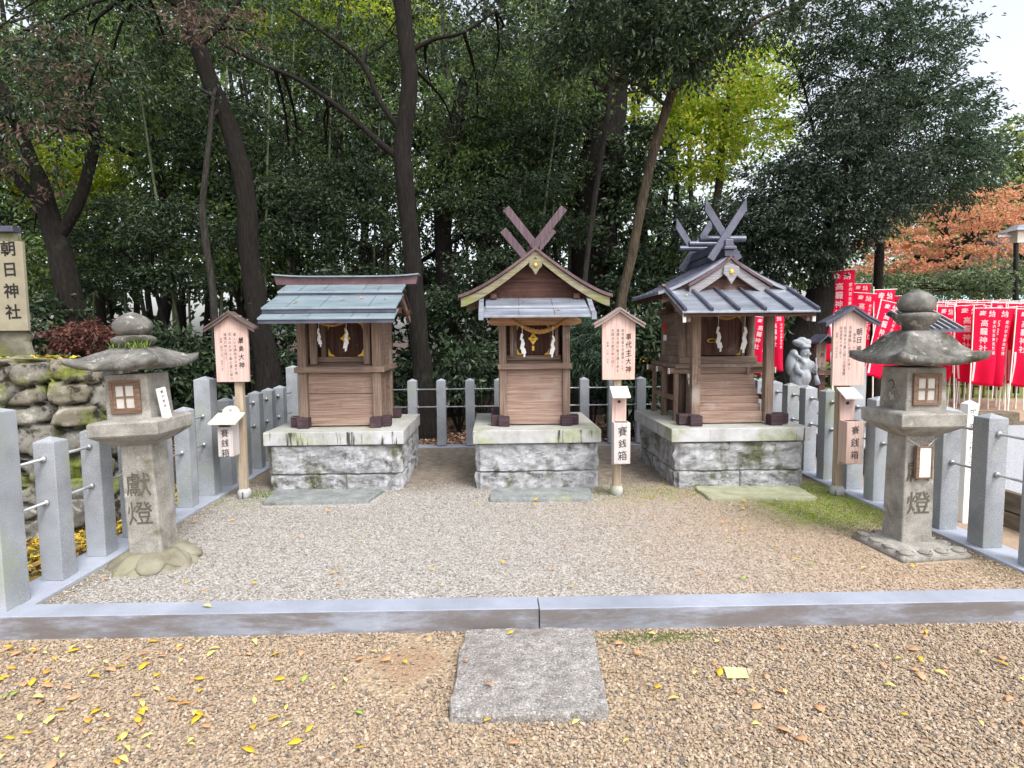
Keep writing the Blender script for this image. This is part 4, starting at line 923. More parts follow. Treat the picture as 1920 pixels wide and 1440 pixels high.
# ============================================================ SIGNS AND OFFERING BOXES
def sign(label,cx,y,zb,zt,w_,title,cols,zs,roofm,topw,lean=0,ta=None,postx=0,foot=True):
    r=root('notice_board',label,'notice board',(cx+postx,y+.06,.10),'roofed wooden notice boards')
    m=MB(); m.box(cx+postx-.035,cx+postx+.035,y+.035,y+.095,.16,zt-.02); m.build('post',W_POST,r,bevel=.004)
    m=MB(); m.lathe(cx+postx,y+.065,[(.06,.09),(.062,.16),(.045,.185),(.03,.186)],14,.1); m.build('concrete_foot',CAPM,r,smooth=True)
    hw=w_/2; za=zt; ze=zt-.12
    m=MB(); m.prism([(cx-hw*.97,zb),(cx+hw*.97,zb),(cx+hw,ze),(cx,za-.02),(cx-hw,ze)],y,y+.03); b=m.build('board',W_NOTICE,r,bevel=.002)
    rt=[(cx-topw/2,ze-.025),(cx-topw/4,(ze+za)/2-.018),(cx,za),(cx+topw/4,(ze+za)/2-.018),(cx+topw/2,ze-.025)]
    m=MB(); m.strip([(a,c+.016) for a,c in rt],rt,y-.055,y+.09); rf=m.build('roof',roofm,r)
    m=MB(); m.strip([(a*.97+cx*.03,c-.001) for a,c in rt],[(a*.97+cx*.03,c-.024) for a,c in rt],y-.045,y-.022); g=m.build('roof_fascia',roofm,r)
    m=MB()
    for q in(-.36,-.14,0,.16,.38): 
        z_=za-.012-abs(q)*topw*.48*.62; m.ball((cx+q*topw,y-.047,z_),.0055,6,4)
    m.build('stud',STEEL,g)
    m=MB(); ts=.062; tx=cx+hw-.062
    column(m,title,tx,y-.0015,ta or zs-.055,ts,ts*1.18,bold=.008,hand=1,sx=.85)
    o=m.build('title_lettering',BLACK,b)
    m=MB()
    for (dx,dz,txt,sz) in cols: column(m,txt,cx+hw-dx,y-.0015,zs-dz,sz,sz*1.12,bold=.0,hand=1,sx=.85)
    m.build('small_lettering',INKS,b)
    return r
sign('roofed cedar notice board between the left fence and the level ridged shrine',-2.345,5.42,1.175,1.79,.295,'嚴島大神',[(.115,0,'美しい女神技芸の護り神',.031),(.158,0,'司る水の守り島の里に鎮り',.032),(.20,0,'福徳の神と仰ぐ',.031),(.236,.04,'例祭 四月二日 毎月一日',.022)],1.60,M('sign_roof_brown',[lin(70,58,56),lin(110,96,92)],scale=6,rough=.5,bump=.2),.45,postx=.03)
sign('roofed cedar notice board with brown weathered roof standing right of the middle shrine',1.115,5.32,1.165,1.795,.30,'事代主大神',[(.115,0,'商売繁盛の守護神にして',.031),(.158,0,'福徳を授け給う神と崇め',.032),(.205,0,'大国主の御子神と仰ぐ',.031),(.25,.11,'祭典 二月 十日',.022)],1.605,M('sign_roof_tan',[lin(120,104,102),lin(158,142,138)],scale=6,rough=.6,bump=.2),.46,postx=.0)
sign('roofed cedar notice board with dark metal roof standing before the red banners at right',3.135,5.19,1.10,1.79,.295,'朝日神社',[(.105,.06,'御祭神 天照大神',.026),(.145,0,'天孫降臨にお伴した神々',.032),(.19,0,'此の地を守護し給い五穀豊穣',.030),(.225,0,'延命長寿の神と仰ぐ',.028),(.262,.05,'例祭 十一月十五日',.023)],1.61,DKMETAL,.49,ta=1.575,postx=-.03)
# offering boxes
def box_text(parent,cx,y,z,s,step):
    m=MB(); column(m,'賽銭箱',cx,y,z,s,step,bold=.002,hand=1,sx=.95); m.build('lettering',BLACK,parent)
a=(-2.385,5.30)
r=root('offering_box','pale offering box with flat lid and rounded tab on the post by the left shrine','offering box',(a[0],a[1],.52),'slim wooden offering boxes')
cx=-2.37; y=5.27
m=MB(); m.box(cx-.065,cx+.065,y,y+.14,.525,.835); b=m.build('body',W_WHITE,r,bevel=.003); box_text(b,cx-.003,y-.0015,.735,.070,.088)
m=MB(); m.box(cx-.05,cx+.05,y-.003,y+.01,.79,.825); m.build('coin_slot',WD_X,b)
m=MB(); m.prism([(y-.06,.83),(y+.15,.90),(y+.15,.885),(y-.06,.815)],cx-.12,cx+.12,'yz'); m.build('lid',W_LID,r,bevel=.003)
m=MB(); m.prism([(cx-.075,.86)]+[(cx+.075*math.cos(t_),.90+.062*math.sin(t_)) for t_ in [PI-i*PI/12 for i in range(13)]]+[(cx+.075,.86)],y+.135,y+.153); m.build('rounded_tab',W_LID,r)
m=MB(); m.ball((cx+.0,y+.132,.925),(.012,.004,.012)); m.build('bolt',STEEL,r)
def box2(label,cx,y,zb,zm,zt,lid,w_=.145,ang=0):
    r=root('offering_box',label,'offering box',(cx,y+.07,zb),'slim wooden offering boxes')
    m=MB(); m.box(cx-w_/2,cx+w_/2,y,y+.115,zb+.03,zm); b=m.build('body',W_WHITE if lid!='w' else W_NOTICE,r,bevel=.003); box_text(b,cx+.002,y-.0015,zm-.075,.082,.108)
    m=MB(); m.box(cx-w_/2+.004,cx+w_/2-.012,y+.116,y+.136,zb,zt); m.build('back_board',W_NOTICE,r,bevel=.002)
    m=MB(); m.tube([(cx-.005,y+.110,zt-.09),(cx-.005,y+.1165,zt-.09)],.014,12); m.build('knot_hole',WD_X,r)
    m=MB(); m.prism([(y-.005+.03,zt-.035),(y+.17,zt+.045),(y+.17,zt+.03),(y+.025,zt-.05)],cx-.08,cx+.08,'yz'); m.build('lid',W_LID if lid=='l' else W_WHITE,r,bevel=.002)
    m=MB(); m.box(cx-.055,cx+.055,y+.02,y+.09,zm-.02,zm+.0015); m.build('coin_opening',WD_X,b)
    return r
box2('slim offering box with greenish lid right of the middle shrine',1.118,5.17,.40,.795,1.06,'l')
box2('slim offering box with white slanted lid before the red banners',3.115,5.03,.40,.80,1.04,'w')
# ============================================================ STATUE
def blob(name,mat,parent,balls,tubes=(),vox=.012):
    m=MB()
    for c,r,rot in balls: m.ball(c,r,16,10,rot)
    for pts,rad in tubes: m.tube(pts,rad,10)
    o=m.build(name,mat,parent,smooth=True)
    rm=o.modifiers.new('remesh','REMESH'); rm.mode='VOXEL'; rm.voxel_size=vox; rm.use_smooth_shade=True
    sm=o.modifiers.new('smooth','SMOOTH'); sm.iterations=2; sm.factor=.5
    return o
sx_,sy=4.34,8.32
r=root('stone_statue','pale stone figure of a smiling man in a soft hat carrying a sack','statue',(sx_,sy,.62))
b=[((0,0,.13),(.20,.15,.13),0),((-.02,0,.30),(.185,.14,.17),0),((.02,-.05,.33),(.14,.12,.13),0),((.03,-.02,.50),(.15,.12,.12),0),((.05,-.03,.66),(.085,.085,.10),0),((-.10,-.11,.12),(.07,.06,.08),0),((.11,-.11,.11),(.07,.06,.08),0),
 ((-.17,.04,.52),(.10,.11,.17),.15),((-.14,.02,.64),(.08,.09,.08),0),((.16,-.05,.48),(.065,.07,.08),.3)]
blob('body',GREYST,r,[((sx_+c[0],sy+c[1],.62+c[2]),q,ro) for c,q,ro in b],[([(sx_+.15,sy-.05,1.13),(sx_+.20,sy-.10,1.03),(sx_+.19,sy-.15,1.08)],[.05,.045,.04]),([(sx_-.12,sy-.04,1.14),(sx_-.15,sy-.12,1.05),(sx_-.06,sy-.16,1.00)],[.055,.05,.04]),([(sx_-.17,sy-.05,1.28),(sx_-.06,sy-.12,1.20),(sx_+.0,sy-.13,1.14)],[.025,.03,.03])],.013)
blob('hat',GREYST,r,[((sx_+.045,sy-.03,.62+.755),(.105,.10,.035),0),((sx_-.05,sy,.62+.80),(.125,.11,.052),.15),((sx_+.08,sy-.02,.62+.80),(.08,.09,.055),-.35),((sx_+.0,sy,.62+.84),(.09,.09,.045),0)],(),.012)
m=MB(); fx,fz=sx_+.06,1.29
for s in(-1,1): m.tube([(fx+s*.035-.016,sy-.112,fz+.008),(fx+s*.035,sy-.118,fz+.016),(fx+s*.035+.016,sy-.112,fz+.008)],.004,5)
m.tube([(fx-.03,sy-.113,fz-.035),(fx,sy-.122,fz-.048),(fx+.03,sy-.113,fz-.035)],.005,5); m.build('eyes_and_mouth',CARVE,r)
m=MB(); m.ball((fx,sy-.118,fz-.010),(.016,.016,.018)); m.ball((fx-.045,sy-.10,fz-.02),(.022,.018,.02)); m.ball((fx+.045,sy-.10,fz-.02),(.022,.018,.02)); m.ball((fx-.085,sy-.02,fz-.015),(.014,.022,.035)); m.ball((fx+.085,sy-.02,fz-.015),(.014,.022,.035)); m.build('face',GREYST,r,smooth=True)
m=MB()
for k in range(4): m.ball((sx_+.195,sy-.165,1.065+.018*k),(.026,.016,.010))
m.ball((sx_+.175,sy-.17,1.12),(.012,.016,.022)); m.build('hand',GREYST,r,smooth=True)
m=MB(); m.tube([(sx_+.19,sy-.15,1.22),(sx_+.20,sy-.15,1.10),(sx_+.225,sy-.15,.90)],[.012,.013,.016],8); m.tube([(sx_+.20,sy-.15,.98),(sx_+.24,sy-.15,.86)],[.03,.05],10); m.build('mallet',GREYST,r,smooth=True)
m=MB(); m.box(sx_-.24,sx_+.24,sy-.2,sy+.2,0,.45); m.box(sx_-.20,sx_+.20,sy-.17,sy+.17,.452,.63); tag(m.build('statue_plinth',GREYST,None,bevel=.015,loc=(sx_,sy,0)),'two stepped grey plinth blocks under the stone figure','plinth')
r.scale=(.74,.85,1.02)
# ---- small notice shrine boxes and roofs seen around
def mini_board(label,px,py0,py1,Y,wpx,col,text,roofm=DKMETAL):
    a=P(px,py0,Y); bz=P(px,py1,Y).z; w_=wpx*Y/1120; r=root('notice_board',label,'notice board',(a.x,Y,0))
    m=MB(); m.box(a.x-w_*.36,a.x+w_*.36,Y,Y+.05,bz,a.z-.06); b=m.build('board',col,r,bevel=.003)
    m=MB(); column(m,text,a.x+w_*.08,Y-.002,a.z-.20,w_*.28,w_*.33,bold=.01,hand=1); m.build('lettering',INKS,b)
    m=MB(); rt=[(a.x-w_*.65,a.z-.10),(a.x,a.z+.015),(a.x+w_*.65,a.z-.10)]; m.strip([(p,q+.03) for p,q in rt],rt,Y-.18,Y+.2); m.build('roof',roofm,r)
    m=MB(); m.box(a.x-w_*.5,a.x+w_*.5,Y-.12,Y+.12,bz-.10,bz-.03); m.box(a.x-w_*.42,a.x+w_*.42,Y+.051,Y+.16,bz,a.z-.08); m.box(a.x-.05,a.x+.05,Y-.04,Y+.06,0,bz-.1); m.build('box_frame',WD_X,r,bevel=.004)
    return r
mini_board('little dark roofed board with white writing between the stone figure and the tall notice board',1541,632,690,8.9,26,W_Z,'奉納御神燈')
r=root('pavilion','small pavilion with a slatted grey roof behind the right stone lantern','pavilion',(5.35,7.3,0))
m=MB(); m.prism([(7.0,1.60),(7.55,1.84),(7.6,1.80),(7.0,1.57)],5.05,5.62,'yz'); rf=m.build('roof',DKMETAL,r)
m=MB(); 
for i in range(7): m.beam((5.07+.09*i,6.99,1.612),(5.07+.09*i,7.54,1.855),.02,.02)
m.build('roof_slat',W_GREYW,rf)
m=MB(); m.box(5.12,5.55,7.25,7.4,.9,1.6); m.build('cabinet',WD_X,r); m=MB()
for x in(5.12,5.55): m.box(x-.03,x+.03,7.3,7.36,0,.9)
m.build('legs',WD_Z,r)
# white square marker post with writing
a=P(1818,750,4.72); r=root('marker_post','white square marker post with black vertical writing between the fence and the raised gravel bed','marker post',(a.x,4.72,0))
m=MB(); m.frus(a.x,4.72,0,a.z-.03,.085,.085); m.frus(a.x,4.72,a.z-.03,a.z,.085,.01); b=m.build('post',WHITEP,r,bevel=.002)
m=MB(); column(m,'磐座',a.x,4.6765,a.z-.10,.062,.115,bold=.012)
for i,ch in enumerate('︵いわくら︶'):
    if ch in '︵︶':
        s=1 if ch=='︵' else -1; zc=a.z-.275-i*.058; m.tube([(a.x+.022*math.cos(t_),4.6765,zc+s*.010*math.sin(t_)) for t_ in [j*PI/6 for j in range(7)]],.0018,4)
    else: write(m,ch,a.x,4.6765,a.z-.275-i*.058,.046,bold=.006)
m.build('lettering',BLACK,b)
# ============================================================ BANNERS
def copy_tree(o,parent=None):
    c=o.copy(); COL.objects.link(c); c.parent=parent
    for ch in [q for q in bpy.data.objects if q.parent==o]: copy_tree(ch,c)
    return c
def banner_proto(seed,w_=.46,h_=1.5):
    r=root('banner_flag','red banner','banner',(0,0,0)); rs=random.Random(seed); p1,p2,p3=rs.uniform(0,6),rs.uniform(0,6),rs.uniform(.6,1.4)
    narrow=rs.uniform(.72,1)
    def fn(x,z,o=0):
        dn=min(1,max(0,-z/h_)); k=1-(1-narrow)*dn
        y=.045*p3*math.sin(x*13+p1+z*1.4)*(.15+dn)+.03*math.sin(z*5+p2)*dn
        return Vector((x*k+.04*math.sin(p2)*dn,y-o,z+.02*math.sin(x*9+p1)*dn))
    V=[];Fc=[];nx,nz=14,26
    for j in range(nz+1):
        for i in range(nx+1): V.append(fn(.02+w_*i/nx,-h_*j/nz))
    for j in range(nz):
        for i in range(nx): a=j*(nx+1)+i; Fc.append((a,a+1,a+nx+2,a+nx+1))
    m=MB(); m.add(V,Fc); c=m.build('cloth',REDC,r,smooth=True)
    so=c.modifiers.new('thickness','SOLIDIFY'); so.thickness=.002; so.offset=1
    f2=lambda X,Z: fn(X,Z,.0045)
    m=MB()
    write(m,'奉',.02+w_*.33,0,-.10,.13,fn=f2,bold=.02); write(m,'納',.02+w_*.70,0,-.10,.13,fn=f2,bold=.02)
    for i,ch in enumerate('高龗神社'): write(m,ch,.02+w_*.42,0,-.28-i*.165,.14,fn=f2,bold=.014)
    for i,ch in enumerate('家内安全商売繁盛'): write(m,ch,.02+w_*.84,0,-.26-i*.085,.07,fn=f2,bold=.012)
    m.build('lettering',WHC,c)
    # thin white name strip near the foot
    m=MB(); V=[];Fc=[]
    for j in range(9):
        for i in range(3): V.append(fn(.02+w_*(.06+.12*i/2),-h_*(.56+.40*j/8),.0045))
    for j in range(8):
        for i in range(2): a=j*3+i; Fc.append((a,a+1,a+4,a+3))
    m.add(V,Fc); m.build('name_strip',WHC,c)
    m=MB(); m.tube([(0,0,-2.4),(0,0,.07)],[.014,.010],8); m.build('pole',WHITEP,r); m=MB(); m.tube([(-.02,0,.012),(w_+.05,0,.016)],.006,6); m.build('crossbar',WHITEP,r)
    return r
protos=[banner_proto(s) for s in(1,2,3,4)]
used=[False]*4
BL=[# px of pole, top py, Y, scale, tilt, label
(1551,511,10.6,.95,-4,'tallest red banner with white writing, leaning a little left beside the dark trunk'),
(1541,539,11.4,.95,3,'red banner half hidden behind the tallest banner at its left'),
(1596,533,12.2,.8,0,'dark red banner just right of the tallest banner with its top behind another'),
(1600,549,11.2,.85,5,'red banner in front of the shorter dark one, right of the tallest banner'),
(1638,545,11.6,1.1,-2,'broad red banner between the tall notice board roof and the conifer trunk'),
(1652,563,10.4,.9,12,'tilted red banner immediately left of the right stone lantern finial'),
(1676,556,12.4,1,0,'red banner mostly hidden behind the right stone lantern finial'),
(1436,592,9.9,.62,-3,'red banner seen through the porch of the right shrine, nearer its edge post'),
(1414,594,9.7,.62,6,'red banner seen through the porch of the right shrine beside the white door frame'),
(1500,600,13.0,.9,3,'red banner low behind the stone figure and the porch roof end')]
BR=[(1745,572,12.6,1,2),(1768,566,13.2,1,-3),(1777,571,12.3,1,2),(1799,567,12.9,1.05,-2),(1812,573,12.2,1,3),(1826,579,11.3,.98,0),(1838,573,12.8,1,-2),(1854,574,12.4,1,2),(1868,570,13.0,1,-3),(1880,573,12.3,1.02,1),(1899,569,12.8,1,2),(1912,572,12.2,1,-1),(1930,570,12.6,1,0),(1757,575,11.9,1,1),(1790,575,11.6,1,-2),(1848,579,11.5,1,1),(1890,577,11.6,1,-1),(1906,580,11.4,1,2),(1922,577,11.7,1,-2),(1820,568,13.4,1,1),(1862,566,13.6,1,0),(1750,568,12.9,1.08,1),(1773,569,12.5,1.05,-1),(1793,568,12.1,1.02,2),(1817,570,12.6,1.05,-2),(1832,568,12.2,1.03,1),(1859,569,11.9,1.0,-1),(1887,570,11.8,1.0,1),(1915,568,11.9,1.0,0),(1760,566,13.9,1.05,-2),(1783,565,13.8,1.05,1),(1806,564,13.7,1.05,2),(1843,565,13.9,1.05,-1),(1875,566,13.8,1.05,2),(1893,566,13.7,1.05,-2),(1918,566,13.8,1.05,1),(1946,572,12.4,1,2),(1700,585,13.4,1,-2),(1722,582,13.0,1,1),(1565,560,12.8,1,-1),(1620,566,13.2,1,2),(1506,585,13.6,.9,2)]
def place(i,px,py,Y,sc,tilt,label,group):
    k=i%4
    if used[k]: o=copy_tree(protos[k])
    else: o=protos[k]; used[k]=True
    a=P(px,py,Y); o.location=a; o.scale=(sc,sc,sc); o.rotation_euler=(0,R(tilt),R(random.uniform(-22,12))); o['label']=label; o['category']='banner'; o['group']=group
for i,(px,py,Y,sc,t_,lb) in enumerate(BL): place(i,px,py,Y,sc,t_,lb,'red votive banners')
for i,(px,py,Y,sc,t_) in enumerate(BR): place(i+1,px,py,Y,sc,t_,'red banner with white writing in the crowded row of banners beyond the right fence','crowded row of red banners beyond the right fence')
# rustic fence in front of the far banners
r=root('picket_fence','low rustic fence of thin dark stakes and rails beneath the far row of banners','fence',(10.2,14.3,0))
WPK=M('stake_wood',[lin(56,50,40),lin(96,86,68),lin(130,118,96)],scale=5,rough=.9,bump=.5)
for i in range(34):
    x=9.2+.235*i; h_=.62+.10*random.random(); m=MB(); m.tube([(x,14.3-.08*i*.35,0),(x+random.uniform(-.03,.03),14.3-.08*i*.35,h_)],[.024,.018],6); m.build('stake',WPK,r)
for z in(.30,.52):
    m=MB(); m.tube([(9.1,14.27,z),(17.1,14.27-.08*34*.35,z+.02)],.018,6); m.build('rail',WPK,r)
# sheds, lamp and roofs beyond
TEAL=M('pale_teal_roof',[lin(150,196,204),lin(178,214,220)],scale=2,rough=.4,bump=.05)
a=P(1752,574,18.); b=P(1990,572,18.)
r=root('low_shed','long low shed with a pale teal roof behind the far row of banners','shed',((a.x+b.x)/2,19,0))
m=MB(); m.prism([(17.6,a.z-.02),(17.6,a.z-.12),(21,a.z+.42),(21,a.z+.52)],a.x,b.x+3,'yz'); m.build('roof',TEAL,r)
m=MB(); m.box(a.x-.1,b.x+3.1,17.5,17.58,a.z-.14,a.z-.0); m.build('eave_edge',DKMETAL,r)
m=MB(); m.box(a.x+.4,b.x+2.8,18.1,20.6,0,a.z-.06); m.build('wall',WD_X,r)
a=P(1907,700,15.); t_=P(1905,452,15.)
r=root('lamp_post','dark lamp post with a pale square lantern head at the right edge','lamp post',(a.x,15,0))
m=MB(); m.tube([(a.x,15,0),(t_.x,15,t_.z)],[.07,.055],10); m.build('pole',BLACK,r)
m=MB(); m.frus(t_.x+.05,15,t_.z-.05,t_.z+.22,.20,.30); m.build('lamp_head',WHITEP,r)
m=MB(); m.frus(t_.x+.05,15,t_.z+.225,t_.z+.40,.62,.12); m.box(t_.x-.5,t_.x-.02,14.97,15.03,t_.z+.1,t_.z+.15); m.build('lamp_cap',COPPER2,r)
a=P(1872,440,22.)
r=root('hall','hall with a grey tiled gable roof among the maples at the right edge','hall',(a.x+4,24,0))
m=MB(); m.prism([(21.6,a.z-.5),(24.5,a.z+1.1),(27.4,a.z-.5),(27.4,a.z-.7),(24.5,a.z+.85),(21.6,a.z-.7)],a.x,a.x+9,'yz'); m.build('roof',COPPER2,r)
m=MB(); m.box(a.x+.8,a.x+8.2,22.4,26.5,0,a.z-.5); m.build('wall',M('hall_wall',[lin(150,146,140),lin(176,172,166)],scale=3),r)
m=MB(); 
for k in range(4): m.box(a.x+1.4+1.8*k,a.x+2.4+1.8*k,22.36,22.39,.6,2.4)
m.build('window',WD_X,r)
# ============================================================ TREES
B=lambda px,Y,py=760: Vector((P(px,py,Y).x,Y,0))
def L_(Y,*pts): # limb from (px,py,radius) points at depth Y (optionally 4th value: depth offset)
    return [P(q[0],q[1],Y+(q[3] if len(q)>3 else 0)) for q in pts],[q[2] for q in pts]
def grounded(Y,*pts):
    a,b=L_(Y,*pts); p=a[0].copy(); p.z=-.05; return [p]+a,[b[0]*1.25]+[q*.80 for q in b]
NEAR=dict(L=.072,W=.034,per=22,spray=.36,dens=.50)
def push(cl,dy):
    o=Vector((0,0,H)); return [(tuple(o+(Vector(c)-o)*((c[1]+dy)/c[1])),r,n) for c,r,n in cl]
g_w='large trees standing behind the shrines'
tree('dark trunked evergreen bending left at the top behind the first notice board',B(505,9.6),
 [grounded(9.6,(503,700,.24),(485,600,.205),(468,480,.19),(460,360,.18),(440,270,.175),(405,180,.165),(372,90,.15),(352,20,.13),(345,-80,.11)),L_(9.6,(372,90,.04),(420,40,.03),(470,-30,.02)),L_(9.6,(352,20,.06),(300,-10,.05),(240,-20,.03))],
 push([C(200,60,9.2,1.3,.9,.55,3800),C(330,30,9.4,1.0,.9,.5,3000),C(110,150,9.0,.9,.8,.4,2200),C(440,60,9.8,.9,.9,.5,2600),C(260,170,9.8,.9,.8,.45,2000),C(330,-80,9.3,2.0,1.2,.5,3500),C(60,60,8.6,.9,.7,.6,2000)],1.0),BK_D,L_DARK,**NEAR,
 extra=[('withered_leaves',[C(400,40,9.0,.6,.4,.22,420),C(105,100,8.6,.55,.4,.35,420)],L_BRN,dict(L=.10,W=.03,per=14,spray=.3))])
tree('straight dark trunked evergreen with arching left boughs behind the first shrine roof',B(790,9.2),
 [grounded(9.2,(792,700,.19),(783,600,.17),(770,450,.165),(757,330,.18),(756,260,.16),(768,160,.155),(760,60,.15),(752,-20,.15),(748,-120,.13)),
  L_(9.2,(752,300,.07),(705,262,.048),(640,205,.04),(560,150,.034),(487,118,.028),(413,80,.02)),L_(9.2,(755,250,.055),(712,190,.042),(680,120,.035),(620,70,.028),(540,15,.02)),L_(9.2,(765,100,.04),(810,75,.03),(870,60,.022),(930,20,.016))],
 push([C(590,110,9.4,1.1,.8,.5,3200),C(530,210,9.8,1.0,.8,.45,2600),C(660,40,9.2,1.1,.9,.5,3000),C(840,60,9.0,.9,.8,.45,2600),C(860,160,9.6,.8,.8,.45,2200),C(950,90,9.4,.9,.8,.5,2600),C(760,-60,9.3,2.4,1.2,.5,4200),C(620,300,10.2,1.0,.8,.45,2200),C(900,260,10.4,.9,.8,.4,2000)],1.0),BK_D,L_DARK,**NEAR)
tree('dark upright tree with a pale snapped upper trunk between the first and second shrines',B(840,12),
 [grounded(12,(842,700,.26),(838,600,.24),(832,460,.22),(828,360,.21),(842,280,.19),(858,215,.17),(872,150,.15))],[C(880,330,12,1.2,1,.6,2600),C(760,360,12.4,1.2,1,.6,2400),C(930,180,12.2,1.2,1,.6,2600)],BK_D,L_MID,L=.10,W=.045,per=18,spray=.35)
tree('massive dark old trunk wrapped in ivy behind the middle shrine',B(1115,12.6),
 [grounded(12.6,(1115,720,.68),(1112,600,.62),(1115,450,.60),(1128,300,.55),(1140,180,.50),(1148,60,.42),(1150,-60,.38)),L_(12.6,(1135,230,.2),(1090,140,.14),(1060,40,.1))],
 [C(1180,420,12.0,.55,.4,1.3,2600),C(1190,300,12.0,.6,.4,.9,2200),C(1060,60,12.4,1.6,1.2,.8,3000),C(1230,80,12.4,1.4,1.2,.8,2600),C(1200,560,11.6,.7,.5,.9,2600)],BK_D,L_DARK,L=.12,W=.06,per=16,spray=.30,dens=.8)
tree('thin bare grey brown stem close beside the massive old trunk',B(1085,10.2),[grounded(10.2,(1092,640,.055),(1098,510,.06),(1116,370,.06),(1134,250,.055),(1147,150,.05),(1158,40,.04),(1165,-40,.03))],[C(1165,10,10.2,.7,.6,.35,1600)],BK_G,L_DARK,tw=5,**NEAR)
tree('slender pale brown tree leaning right and forking high behind the second notice board',B(1150,9.4),
 [grounded(9.4,(1160,610,.105),(1184,480,.10),(1208,360,.095),(1232,260,.09),(1262,165,.085),(1276,100,.06),(1288,0,.05)),L_(9.4,(1256,180,.06),(1310,118,.05),(1375,72,.04),(1440,30,.03),(1520,0,.02)),L_(9.4,(1250,200,.03),(1200,160,.025),(1140,150,.02))],
 [C(1150,50,8.8,.9,.6,.40,3000),C(1290,60,8.8,.8,.6,.38,2800),C(1230,-20,8.8,1.3,.8,.4,3200),C(1390,15,9.0,1.0,.7,.35,2800),C(1080,90,9.0,.6,.5,.3,1500),C(1260,120,8.8,.4,.4,.2,900)],BK_L,L_DARK,L=.09,W=.038,per=20,spray=.40,dens=.85)
tree('big dark broadleaf tree with a thick trunk behind the stone figure',B(1500,10.8),
 [grounded(10.8,(1490,690,.50),(1522,610,.36),(1550,520,.31),(1562,450,.24),(1572,380,.16),(1585,310,.10),(1600,240,.05)),L_(10.8,(1575,430,.06),(1530,370,.04),(1480,340,.02))],
 [C(1500,420,10.6,1.3,.9,.75,5200),C(1600,330,10.4,1.3,.9,.8,5200),C(1430,450,10.8,.8,.8,.5,3200),C(1460,350,11.2,.8,.8,.5,2600),C(1340,430,11.2,.9,.8,.6,3000),C(1380,560,11.4,.9,.7,.7,2600),C(1560,400,10.2,1.2,.7,.5,3600),C(1480,480,10.5,.8,.6,.4,2400),C(1640,360,10.6,.8,.6,.4,1800),C(1610,220,10.3,.6,.6,.6,1700)],BK_D,L_NEED,L=.08,W=.036,per=22,spray=.32,dens=1.2)
tree('tall blue green needle leaved conifer with a bare lower trunk among the banners',B(1645,12.4),
 [grounded(12.4,(1645,560,.115),(1649,470,.11),(1653,395,.10),(1658,280,.09),(1665,150,.07),(1670,20,.05)),L_(12.4,(1653,400,.045),(1700,366,.04),(1750,335,.035),(1810,300,.02)),L_(12.4,(1655,330,.04),(1590,290,.03),(1530,270,.02)),L_(12.4,(1660,240,.04),(1730,190,.03),(1800,150,.02))],
 [C(1690,250,11.8,1.5,1.0,.8,6200),C(1760,330,11.8,1.0,.8,.6,4200),C(1640,120,12.0,1.5,1.0,.9,5600),C(1745,215,12.2,.9,.9,.7,3200),C(1810,290,12.2,.6,.7,.45,1300),C(1610,200,12.2,1.0,.9,.6,3400),C(1600,40,12.2,1.3,1.0,.8,4200),C(1720,60,12.4,1.1,.9,.9,3200),C(1560,300,12.2,1.0,.8,.6,3000),C(1850,240,12.4,.45,.5,.5,500),C(1500,50,12.4,.8,.9,.6,900)],BK_D,L_BLUE,L=.10,W=.034,per=22,spray=.34,tw=20,dens=1.1)
tree('dark forked trunk at the far left behind the rubble wall',B(110,9.2),
 [grounded(9.2,(150,660,.23),(128,540,.20),(100,430,.18),(78,350,.14),(55,290,.11),(20,210,.09),(-20,120,.07)),L_(9.2,(108,450,.09),(145,385,.085),(172,300,.078),(178,240,.06),(160,180,.045),(140,120,.03)),L_(9.2,(95,400,.09),(50,355,.08),(0,300,.07),(-60,260,.05))],
 [C(60,240,8.8,.9,.7,.5,2600),C(180,140,9.0,.8,.7,.4,1800),C(20,120,8.6,.9,.7,.5,2400),C(20,400,9.6,.8,.7,.4,1200)],BK_D,L_DARK,**NEAR,extra=[('withered_leaves',[C(60,200,8.5,.6,.4,.3,350),C(60,330,9,.5,.4,.25,200)],L_BRN,dict(L=.10,W=.03,per=12,spray=.3))])
tree('thin crooked pale trunk just left of the bending dark tree',B(400,9.3),[grounded(9.3,(403,610,.07),(396,520,.066),(380,410,.062),(386,320,.055),(394,250,.045),(400,180,.03))],[C(390,170,9.8,.5,.5,.3,700)],BK_G,L_DARK,tw=4,**NEAR)
tree('yellow green maple glowing behind the forked slender tree',B(1330,14.2),
 [grounded(14.2,(1330,600,.16),(1335,450,.13),(1350,330,.11),(1360,220,.08),(1380,120,.05))],
 [C(1340,160,14.2,1.2,1.0,.9,5200),C(1290,260,14.4,1.0,.9,.8,4200),C(1390,230,14.2,1.0,.9,.8,4200),C(1240,200,14.6,.9,.8,.8,3000),C(1310,310,14.2,.7,.7,.35,1300),C(1430,140,14.4,.9,.8,.7,2600),C(1510,230,14.4,.7,.7,.4,260)],BK_L,L_YEL,L=.10,W=.065,per=16,spray=.40,droop=.1,dens=.62)
